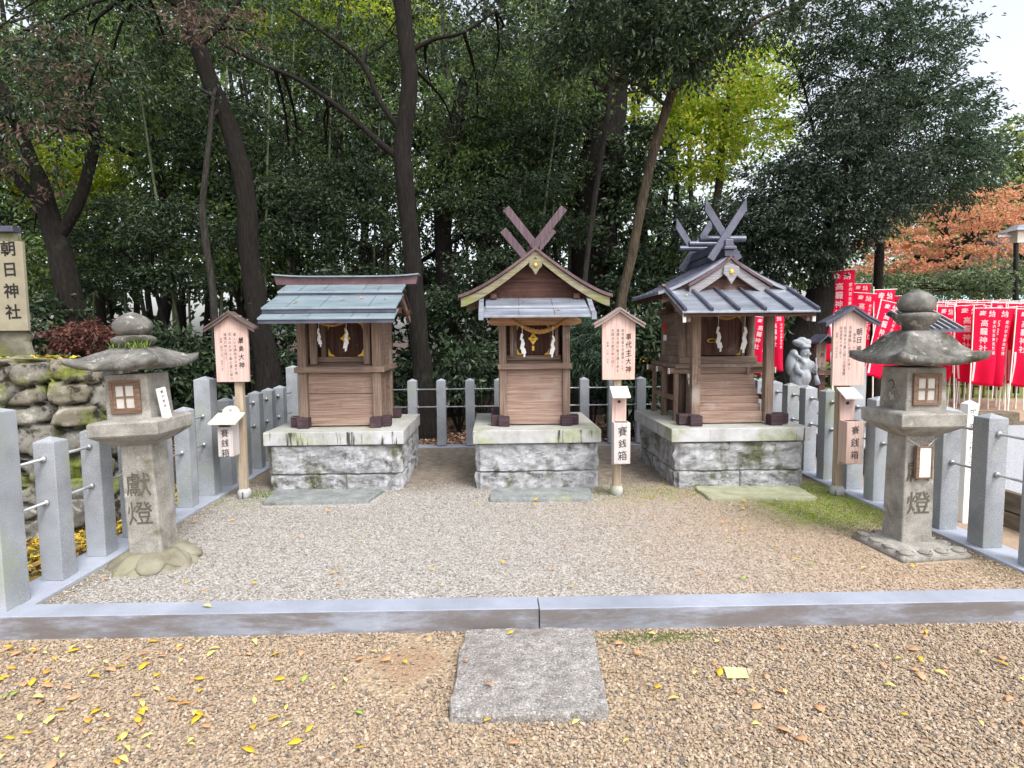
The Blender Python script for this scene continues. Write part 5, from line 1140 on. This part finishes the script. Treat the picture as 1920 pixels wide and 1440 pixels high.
tree('orange red maple with layered boughs beyond the conifer trunk',B(1822,17),
 [grounded(17,(1832,560,.17),(1826,545,.16),(1812,520,.14),(1798,505,.11),(1760,492,.08),(1715,480,.05)),L_(17,(1800,508,.09),(1792,480,.08),(1780,450,.05),(1770,420,.03)),L_(17,(1800,505,.08),(1815,480,.06),(1835,450,.04)),L_(17,(1820,540,.09),(1850,520,.07),(1900,500,.05))],
 [C(x,y,17+random.uniform(-1,1),rx,.9,.09,n*.8) for x,y,rx,n in((1720,455,.9,1500),(1680,480,.9,1300),(1760,430,1.0,1700),(1800,400,1.0,1700),(1850,420,1.0,1600),(1700,505,.8,1000),(1780,470,.9,1300),(1850,470,.9,1300),(1830,375,.9,1400),(1890,360,.9,1300),(1900,440,.8,1200),(1740,495,.8,1000),(1660,455,.6,700),(1640,500,.5,500),(1870,395,1.0,1400),(1650,425,.5,400),(1820,500,.8,800),(1930,390,.9,900),(1900,500,.6,500))],BK_D,L_ORG,L=.095,W=.06,per=16,spray=.34,droop=.03,flat=.12,dens=.48)
tree('low spreading evergreen with a dark twisted stem under the orange maple',B(1870,16),[grounded(16,(1872,560,.12),(1868,540,.10),(1880,515,.08)),],[C(1870,520,15.8,1.3,.9,.5,3000),C(1920,530,15.6,1.2,.9,.5,2400),C(1780,545,16.5,1.3,.9,.4,2200),C(1700,540,16.5,1.3,.9,.5,2400),C(1640,535,17,1.0,.8,.5,1800),C(1600,560,16,1,.8,.5,1500)],BK_D,leafmat('grey_green_leaf',[(.06,.10,.05),(.13,.19,.10),(.22,.30,.16),(.34,.42,.24)],.4),L=.09,W=.045,per=16,spray=.32,dens=.9)
tree('pale green crown rising above the orange maple at the right edge',B(1900,22),[grounded(22,(1920,500,.2),(1925,400,.16),(1920,330,.1))],[C(1910,330,22,1.4,1.2,1.0,2600),C(1880,390,22.5,1.6,1.2,.8,2400),C(1800,390,23,1.8,1.2,.6,2200),C(1720,420,24,2.0,1.2,.7,2200),C(1930,260,22,.9,1,1,900)],BK_G,leafmat('pale_green_leaf',[(.10,.18,.06),(.2,.3,.1),(.32,.4,.14),(.4,.36,.12)],.4),L=.20,W=.10,per=14,spray=.5)
# red bush and wall-top plants
r=root('shrub','small dark red maple bush on the wall behind the left stone lantern','shrub',P(160,660,6.3).xyz.copy()); r.location.z=1.35
m=MB()
for k in range(7): limb(m,[Vector((r.location.x,6.3,1.36)),Vector((r.location.x+random.uniform(-.15,.15),6.3+random.uniform(-.1,.1),1.5)),Vector((r.location.x+random.uniform(-.3,.3),6.3+random.uniform(-.2,.2),1.62+.12*random.random()))],[.012,.008,.003],5,0)
m.build('stems',BK_D,r); foliage('foliage',[C(160,632,6.3,.30,.25,.14,1500)],L_RED,r,L=.05,W=.03,per=12,spray=.12)
r=root('shrub','leafy dark shrub with a few yellow blooms between the middle and right shrines','shrub',(2.15,8.9,0))
m=MB()
for k in range(6): limb(m,[Vector((2.15,8.9,0)),Vector((2.15+random.uniform(-.3,.3),8.9,.6)),Vector((2.15+random.uniform(-.5,.5),8.9,1.2))],[.02,.012,.005],5,0)
m.build('stems',BK_D,r); foliage('foliage',[C(1215,660,8.9,.4,.35,.5,2200),C(1200,740,8.9,.5,.35,.3,1500)],L_DARK,r,L=.13,W=.05,per=12,spray=.2)
foliage('yellow_blooms',[C(1214,668,8.6,.16,.1,.16,170)],LITY,r,L=.05,W=.03,per=6,spray=.1)
SH=[(1110,650,8.8,.55,.5,3000,L_BLUE,'feathery blue green shrub behind the fence right of the middle shrine'),(1160,690,9.2,.6,.5,2400,L_BLUE,'feathery blue green shrub low behind the second notice board'),
(860,690,9.6,.7,.5,1800,L_DARK,'broad leaved dark shrub behind the back fence between the first two shrines'),(700,720,10.2,.9,.5,1600,L_DARK,'dark shrub in the shade behind the first shrine'),
(330,690,9.3,.9,.6,2600,L_DARK,'dark shrub behind the left stone lantern roof'),(250,720,9.0,.8,.6,2400,L_DARK,'dark shrub on the bank left of the left stone lantern roof'),(560,650,10.2,.7,.6,1900,L_DARK,'dark shrub beside the base of the bending tree'),(900,620,11,1.0,.9,2600,L_DARK,'tall green shrub seen between the first and middle shrines'),
(60,640,9,.9,.7,2400,L_DARK,'dark shrub behind the monument'),(1270,640,10.2,.6,.7,2200,L_DARK,'dark shrub behind the ribbed roof shrine at its left'),(1360,640,10.5,.9,.7,2600,L_DARK,'dark shrub hidden behind the ribbed roof shrine'),(1500,560,12.5,.8,.7,2200,L_MID,'green shrub behind the porch roof end')]
for px,py,Y,rx,rz,n,lm,lb in SH:
    a=P(px,py,Y); r=root('shrub',lb,'shrub',(a.x,Y,0)); m=MB()
    for k in range(6): limb(m,[Vector((a.x,Y,0)),Vector((a.x+random.uniform(-.3,.3)*rx,Y+random.uniform(-.2,.2),a.z*.5)),Vector((a.x+random.uniform(-.8,.8)*rx,Y,a.z+random.uniform(-.3,.5)*rz))],[.02,.013,.005],5,0)
    m.build('stems',BK_D,r)
    cl=[(tuple(a),(rx,.5,rz),n)]
    foliage('foliage',cl,lm,r,L=.11 if lm is not L_BLUE else .12,W=.05 if lm is not L_BLUE else .02,per=14,spray=.24)
# background trees: each with its own trunk and crown
rs=random.Random(21); hi=[]
bgt=[(30,13),(210,15),(300,12.5),(470,14),(600,13),(690,15.5),(905,14),(1000,13),(1040,16),(960,18),(560,18),(380,17.5),(130,18),(-60,14),(780,17),(1210,16.5),(1300,19)]
for i,(px,Y) in enumerate(bgt):
    x=P(px,600,Y).x; ph=rs.uniform(0,6); rr=rs.uniform(.07,.16); top=rs.uniform(8.5,10.5)*Y/14; ld=rs.uniform(-.9,.9); pts=[];rad=[]
    for k in range(7): z=-.05+top*k/6; pts.append(Vector((x+ld*(k/6)**1.5+.18*math.sin(ph+k*1.3),Y+.1*math.cos(ph+k),z))); rad.append(rr*(1-.75*k/6))
    lims=[(pts,rad)]
    for k in range(4):
        q=pts[2+k%4]; s=rs.choice((-1,1)); lims.append(([q,q+Vector((s*.7,rs.uniform(-.3,.3),.35)),q+Vector((s*1.5,rs.uniform(-.5,.5),.9))],[rr*.45,rr*.28,rr*.1]))
    cl=[]
    lo=3.0 if px<1100 else 2.0
    for k in range(8):
        z=rs.uniform(lo,min(top,6.6*Y/9.5*1.02+1.0)); zz=(z-lo)/(top-lo); cl.append(((x+rs.uniform(-1.9,1.9),Y+rs.uniform(-1,1),z),(rs.uniform(.8,1.3),.9,rs.uniform(.35,.6)),rs.randint(1300,2100)))
    for k in range(2 if Y>14 else 0): hi.append(((x+rs.uniform(-2.2,2.2),Y+rs.uniform(-1.5,1.5),top+rs.uniform(.8,3.6)),(1.9,1.6,.8),420))  # high clumps, mostly out of view, added to block sky light over the grove
    lm=rs.choice((L_MID,L_DARK,L_MID,L_YEL if 500<px<1300 and i%3==0 else L_MID)) 
    hx=[('sky_block_foliage',hi,L_DARK,dict(L=.24,W=.13,per=14,spray=.6))] if hi else []; hi=[]
    tree('slim shaded woodland tree with a leafy crown deep behind the shrines',Vector((x,Y,0)),lims,cl,rs.choice((BK_D,BK_G,BK_D)),lm,group='slim woodland trees deep behind the shrines',tw=8,L=.115,W=.055,per=20,spray=.46,dens=.85,extra=hx)
for px,py,Y,w_,lb in [(600,40,15,1.3,'bright yellow green crown glowing high behind the straight dark trunk'),(120,330,14,.9,'yellow green foliage glowing between the forked left trunks'),(700,60,16,1.2,'bright yellow green crown high above the middle of the grove')]:
    a=P(px,py,Y); tree(lb,Vector((a.x,Y,0)),[([Vector((a.x,Y,-.05)),Vector((a.x+.2,Y,a.z*.5)),Vector((a.x,Y,a.z))],[.10,.08,.03])],[((a.x+q,Y,a.z+e),(w_,.9,.5),2600) for q,e in((-.6,0),(.6,.3),(0,-.3))],BK_G,L_YEL,L=.10,W=.06,per=14,spray=.35)
# understory saplings with layered boughs
for (px,Y,cl_,lb) in [(560,10.6,[(540,360,.9),(620,400,.8),(500,440,.7),(600,470,.7),(680,430,.6)],'layered dark sapling between the bending and the straight dark trees'),
 (300,10.4,[(280,400,.9),(340,440,.8),(230,450,.8),(330,520,.7),(200,520,.6)],'layered dark sapling behind the left stone lantern'),
 (930,10.8,[(900,380,.8),(960,430,.8),(920,500,.7),(1000,350,.7),(880,560,.6)],'leafy sapling behind the middle shrine finials'),
 (1040,11.4,[(1010,300,.8),(1040,230,.8),(980,260,.7),(1060,430,.5)],'leafy sapling left of the massive old trunk'),
 (700,11.0,[(680,520,.8),(640,330,.8),(700,360,.6),(620,560,.7)],'leafy sapling behind the first shrine ridge')]:
    x=P(px,600,Y).x; tp=max(P(a,b,Y).z for a,b,c in cl_)
    tree(lb,Vector((x,Y,0)),[([Vector((x,Y,-.05)),Vector((x+.1,Y,tp*.4)),Vector((x-.08,Y,tp*.75)),Vector((x+.1,Y,tp))],[.05,.04,.03,.015])],[C(a,b,Y+rs.uniform(-.4,.4),c,.6,.22,1300) for a,b,c in cl_],BK_D,L_DARK,tw=10,L=.07,W=.036,per=18,spray=.32,droop=.1,flat=.25,dens=1.4)
# bamboo
for i,(x0,y0,x1,y1,Y) in enumerate([(308,420,262,140,11),(330,600,300,120,13),(420,560,432,60,12.5),(505,420,512,60,12),(545,560,552,150,13.5),(620,560,622,250,12.6),(655,560,648,200,14),(705,560,712,280,13),(960,420,972,150,12),(985,470,1003,90,11.5),(1020,450,1052,190,11),(1040,430,1062,160,11.6),(915,520,930,260,13),(880,520,886,300,14),(240,560,228,250,14),(180,600,190,350,14),(360,600,352,300,15),(455,650,462,420,15),(725,600,727,420,15),(590,600,588,460,15),(1070,520,1082,330,13)]):
    a=P(x0,y0,Y);b=P(x1,y1,Y); d=(b-a); k0=(-.05-a.z)/d.z; p0=a+d*k0; p1=a+d*1.35; r=root('bamboo','thin upright bamboo stem standing in the shaded grove','bamboo',(p0.x,Y,0),'thin bamboo stems in the shaded grove')
    m=MB(); n=14; pts=[];rad=[]
    for k in range(n+1):
        t_=k/n; p=p0.lerp(p1,t_)+Vector((.25*(t_**2-t_),0,0)); q=.034*(1-.5*t_)
        pts+= [p-Vector((0,0,.012)),p,p+Vector((0,0,.012))]; rad+=[q,q*1.18,q]
    m.tube(pts,rad,8); m.build('culm',BAMB,r,smooth=True)
    foliage('leaves',[((p1.x,Y,p1.z-.2),(.7,.6,.7),500)],L_MID,r,L=.14,W=.025,per=12,spray=.3)
# far woods: one mass of foliage nobody could count
cl=[]
for k in range(190):
    Y=rs.uniform(21,33); px=rs.uniform(-350,1400); py=rs.choice((rs.uniform(40,400),rs.uniform(80,300),rs.uniform(330,600))); 
    q=P(px,py,Y); 
    if q.z<.3: continue
    cl.append((tuple(q),(rs.uniform(1.2,2.2),1.2,rs.uniform(.5,1.1)),260))
for k in range(60):
    Y=rs.uniform(27,36); px=rs.uniform(1560,2200); py=rs.uniform(430,590); q=P(px,py,Y)
    if q.z>.3: cl.append((tuple(q),(2.2,1.2,1.0),240))
tag(foliage('far_woods',cl,L_MID,None,L=.26,W=.14,per=14,spray=.7),'mass of distant green foliage closing the view between the nearer trees','woods',kind='stuff')
cl=[(tuple(Vector((x,rs.uniform(17,24),rs.uniform(.1,1.9)))),(1.2,.8,.8),420) for x in np.arange(-24,13,.8)]
tag(foliage('undergrowth',cl,L_DARK,None,L=.22,W=.10,per=14,spray=.4),'dark undergrowth on the forest floor deep behind the shrines','undergrowth',kind='stuff')
cl=[(tuple(P(rs.uniform(-300,1350),rs.uniform(470,600),Y)),(1.6,.9,.55),150) for Y in np.linspace(18,30,90)]
tag(foliage('low_woods',cl,L_DARK,None,L=.30,W=.16,per=12,spray=.6),'dark low foliage at eye height in the distant grove','woods',kind='stuff')
# trunks of the far grove
FB=MB()
for i in range(34):
    Y=rs.uniform(15,23); x=P(rs.uniform(150,1250),600,Y).x; rr=rs.uniform(.05,.12)
    m=MB(); pts=[Vector((x+.25*math.sin(k*.9+i),Y,-.05+k*1.6)) for k in range(8)]; m.tube(pts,[rr*(1-.08*k) for k in range(8)],7,True,.1)
    o=m.build('bare_tree',BK_D if i%3 else BK_G,None,smooth=True,loc=(x,Y,0)); tag(o,'thin bare dark tree trunk in the shade of the distant grove','tree','thin bare trunks in the distant grove')
# ============================================================ GROUND DETAIL
def pebbles(name,label,xs,ys,z,n,s0,s1,mat,mask=None,ico=True):
    ph=(1+5**.5)/2
    if ico:
        B_=np.array([(-1,ph,0),(1,ph,0),(-1,-ph,0),(1,-ph,0),(0,-1,ph),(0,1,ph),(0,-1,-ph),(0,1,-ph),(ph,0,-1),(ph,0,1),(-ph,0,-1),(-ph,0,1)])/1.9
        T=np.array([(0,11,5),(0,5,1),(0,1,7),(0,7,10),(0,10,11),(1,5,9),(5,11,4),(11,10,2),(10,7,6),(7,1,8),(3,9,4),(3,4,2),(3,2,6),(3,6,8),(3,8,9),(4,9,5),(2,4,11),(6,2,10),(8,6,7),(9,8,1)])
    else:
        B_=np.array([(1,0,0),(-1,0,0),(0,1,0),(0,-1,0),(0,0,1),(0,0,-1)],float); T=np.array([(0,2,4),(2,1,4),(1,3,4),(3,0,4),(2,0,5),(1,2,5),(3,1,5),(0,3,5)])
    x=rng.uniform(*xs,n); y=rng.uniform(*ys,n)
    if mask is not None: k=mask(x,y); x=x[k];y=y[k]
    n=len(x); s=rng.uniform(s0,s1,n)*.5; k=len(B_)
    sc=np.stack([s*rng.uniform(.9,1.5,n),s*rng.uniform(.7,1.1,n),s*rng.uniform(.45,.8,n)],1)
    V=B_[None]*(1+.18*rng.normal(size=(n,k,1)))*sc[:,None,:]
    a=rng.uniform(0,2*PI,n); tl=rng.normal(size=n)*.35; c,q=np.cos(a)[:,None],np.sin(a)[:,None]
    z_=V[:,:,2]*np.cos(tl)[:,None]+V[:,:,0]*np.sin(tl)[:,None]
    X=V[:,:,0]*c-V[:,:,1]*q+x[:,None]; Y=V[:,:,0]*q+V[:,:,1]*c+y[:,None]; Z=z_+z+rng.uniform(0,.004,n)[:,None]
    VV=np.stack([X,Y,Z],2).reshape(-1,3); Fc=(T[None]+(np.arange(n)*k)[:,None,None]).reshape(-1,3)
    return tag(npmesh(name,VV,Fc,mat,None,False),label,'gravel',kind='stuff')
def m_front(x,y):
    bare=(np.abs(x+.42)+np.abs(y-2.78)+.12*np.sin(x*9)*np.cos(y*11))<.30; slab=(x>-.2)&(x<.47)&(y>2.29)&(y<3.0)
    moss=(np.hypot((x-.78)/.35,(y-2.93)/.06)<1)
    thin=(np.sin(x*2.3+1)+np.sin(y*5+x*1.7)+np.sin(x*5.1-y*3))>1.35; bare=bare|(thin&(rng.random(len(x))<.45))
    return ~((bare&(rng.random(len(x))<.93))|slab|(moss&(rng.random(len(x))<.7)))
pebbles('tan_gravel','loose tan and pink gravel in front of the kerb',(-3.1,3.2),(1.95,3.06),.003,70000,.007,.017,PEB_T,m_front)
def m_yard(x,y):
    d=rng.random(len(x)); k=d>np.clip((y-5.3)/.8,0,.93)
    k&=~(((x>2.3)&(y>4.3)&(y<5.6))&(d<.85)); k&=~((np.hypot(x+2.245,y-3.905)<.26)|((np.abs(x-2.8)<.27)&(np.abs(y-3.87)<.27)))
    for a,b in((-2.05,-1.05),(-.06,.88),(1.88,2.86)): k&=~((x>a)&(x<b)&(y>5.14)&(y<5.62))
    return k
pebbles('grey_gravel','fine pale grey gravel covering the fenced yard',(-2.52,3.17),(3.21,6.3),.102,80000,.007,.0145,PEB_G,m_yard,False)
# leaf litter
def litter(name,label,mat,n,fx,fy,fz,L=.05,W=.035,mask=None):
    x=rng.uniform(*fx,n);y=rng.uniform(*fy,n)
    if mask is not None: k=mask(x,y); x,y=x[k],y[k]
    z=fz(x,y) if callable(fz) else np.full(len(x),fz); p=np.stack([x,y,z+rng.uniform(.003,.03,len(x))],1)
    a=rng.uniform(0,2*PI,len(x)); d=np.stack([np.cos(a),np.sin(a),rng.normal(size=len(x))*.25],1)
    V,Fc=leaf_arrays(p,d,L*rng.uniform(.7,1.3,len(x)),W*rng.uniform(.7,1.2,len(x)),.15)
    return tag(npmesh(name,V,Fc,mat,None),label,'leaf litter',kind='stuff')
litter('yellow_leaf_litter','thick yellow fallen leaves between the rubble wall and the left fence',LITY,5200,(-4.9,-2.80),(2.6,5.0),.0,.065,.042)
litter('yellow_leaf_litter','yellow fallen leaves on the ground beyond the left fence',LITY,4200,(-3.4,-2.80),(4.6,7.9),.0,.06,.04)
litter('brown_leaf_litter','brown fallen leaves on the forest floor behind the back fence',LITB,9000,(-6,3.4),(8.1,10.5),.0,.08,.045)
litter('wall_top_litter','yellowish grass and leaves along the top of the rubble wall',LITY,900,(-6,-3.55),(4.95,5.2),1.40,.05,.03)
# grass tufts and moss sprigs
def sprigs(name,label,n,fn,h_,mat=GRASS):
    p=np.array([fn() for _ in range(n)]); d=rng.normal(size=(n,3))*.45; d[:,2]=1
    V,Fc=leaf_arrays(p,d,h_*rng.uniform(.5,1.3,n),h_*.22,.1); return tag(npmesh(name,V,Fc,mat,None),label,'moss',kind='stuff')
def in_moss():
    while True:
        x,y=random.uniform(2.0,3.16),random.uniform(4.1,5.65)
        if x+noise.noise(Vector((x*2,y*2,0)))*.4>2.45-.15*(y-4.1): return (x,y,.10)
sprigs('moss_patch','bright green moss growing at the foot of the right fence by the right shrine',9000,in_moss,.014)
sprigs('moss_patch','thin green moss before the narrow pedestal and around the sign post',1800,lambda:(random.uniform(.9,1.9),random.gauss(5.45,.12),.10),.013)
sprigs('moss_patch','small green moss tufts at the left end of the first pedestal',900,lambda:(random.uniform(-2.3,-1.95),random.gauss(5.55,.10),.10),.018)
sprigs('moss_patch','thin strip of green moss along the outside of the front kerb',2200,lambda:(random.gauss(.80,.17),2.96+random.gauss(0,.035)-.02,.0),.012)
sprigs('fern_tuft','small fern tuft growing at the neck of the left lantern roof',60,lambda:(-2.25+random.uniform(-.14,.10),3.80+random.uniform(-.03,.03),1.505),.05)
# individual fallen leaves
LY=[M('fallen_leaf_yellow',[lin(192,150,34),lin(216,180,58)],scale=20,rough=.5,bump=.1),M('fallen_leaf_pale',[lin(206,186,96),lin(222,206,130)],scale=20,rough=.6,bump=.1),M('fallen_leaf_tan',[lin(176,128,92),lin(200,154,118)],scale=20,rough=.7,bump=.1),M('fallen_leaf_green',[lin(120,150,60),lin(160,180,80)],scale=20,rough=.5,bump=.1),M('fallen_leaf_orange',[lin(220,140,40),lin(236,168,70)],scale=20,rough=.5,bump=.1)]
def leaf_mesh(i,mat):
    m=MB(); n=7; V=[];Fc=[]; wd=[.0,.34,.5,.48,.36,.18,.0][:7]; asp=(.62,.5,.75,.55,.66)[i]
    for k in range(n):
        t_=k/(n-1); w_=wd[k]*asp; c=.16*math.sin(PI*t_)*(1 if i%2 else .5)
        V+=[(-w_*.5*1.6,t_-.5,c+.10*w_),(0,t_-.5,c-.02),(w_*.5*1.6,t_-.5,c+.10*w_*(1.5 if i==2 else 1))]
    for k in range(n-1):
        a=k*3; Fc+=[(a,a+1,a+4,a+3),(a+1,a+2,a+5,a+4)]
    m.add(V,Fc); m.tube([(0,-.5,0),(.03,-.75,.03)],.012,4); o=m.build('fallen_leaf',mat,None,smooth=True); so=o.modifiers.new('thickness','SOLIDIFY'); so.thickness=.012; return o
lv=[leaf_mesh(i,mt) for i,mt in enumerate(LY)]; lvu=[0]*5
def put_leaf(x,y,z,k,s,label,group):
    o=lv[k] if not lvu[k] else lv[k].copy()
    if lvu[k]: COL.objects.link(o)
    lvu[k]=1; o.location=(x,y,z+.006); o.scale=(s,s,s); o.rotation_euler=(random.uniform(-.25,.25),random.uniform(-.25,.25),random.uniform(0,2*PI)); tag(o,label,'leaf',group)
names=['yellow','pale yellow','tan','green','orange']
n_=0
while n_<210:
    y=random.uniform(2.1,3.0); x=random.uniform(-2.6,2.6); 
    if x>-1.3 and random.random()<.70: continue
    if -.2<x<.5 and y>2.3 and random.random()<.8: continue
    k=random.choice((0,0,1,0,1,2,4,1,2) if x<0 else (0,1,2,1,2,2)); k=3 if random.random()<.03 else k
    put_leaf(x,y,.055 if(-.2<x<.5 and y>2.3) else .012,k,random.uniform(.032,.06),names[k]+' fallen leaf on the tan gravel in front of the kerb',names[k]+' leaves on the tan gravel'); n_+=1
for k in range(70):
    x=random.uniform(-2.4,2.9); y=random.uniform(3.3,5.6); q=random.choice((0,0,1,2,4,3)); put_leaf(x,y,.115,q,random.uniform(.03,.045),names[q]+' fallen leaf on the grey gravel of the fenced yard',names[q]+' leaves in the fenced yard')
for (x,y,z,k,lb) in [(-1.83,5.62,1.885,0,'yellow leaf on the middle board of the stepped copper roof, left part'),(-1.42,5.70,1.92,0,'large yellow leaf at the centre of the stepped copper roof'),(-1.25,5.75,1.935,4,'orange leaf right of centre on the stepped copper roof'),(-1.02,5.72,1.925,1,'pale leaf near the right end of the stepped copper roof'),
 (.28,5.70,1.875,0,'yellow leaf at left on the small front eave of the middle shrine'),(.60,5.55,1.80,0,'yellow leaf at right on the small front eave of the middle shrine'),(1.86,5.75,1.935,1,'pale leaf on the ribbed porch roof'),(-1.55,2.0+1.14,.128,1,'pale yellow leaf lying on top of the front kerb, left block'),(.35,5.13,.13,0,'yellow leaf at the front edge of the bluish stepping slab'),(2.15,5.02,.12,0,'yellow leaf at the front edge of the yellowish stepping slab')]:
    put_leaf(x,y,z,k,.055,lb,None)
m=MB(); a=P(1382,1268,2.6); q=P(1382,1268,2.58); 
d=(P(1382,1268,1)-Vector((0,0,H))); t_=-H/d.z; gx,gy=d.x*t_,d.y*t_
m.add([(gx-.06,gy-.035,.016),(gx+.035,gy-.045,.02),(gx+.055,gy+.035,.018),(gx-.045,gy+.045,.022)],[(0,1,2,3)]); o=m.build('paper_scrap',M('pale_green_scrap',[lin(170,184,128),lin(190,200,150)],scale=20,rough=.6),None,loc=(gx,gy,.02)); o.modifiers.new('thickness','SOLIDIFY').thickness=.003; tag(o,'pale green square scrap lying on the gravel right of the big slab','scrap')
print('faces',sum(len(o.data.polygons) for o in scn.objects if o.type=='MESH'))
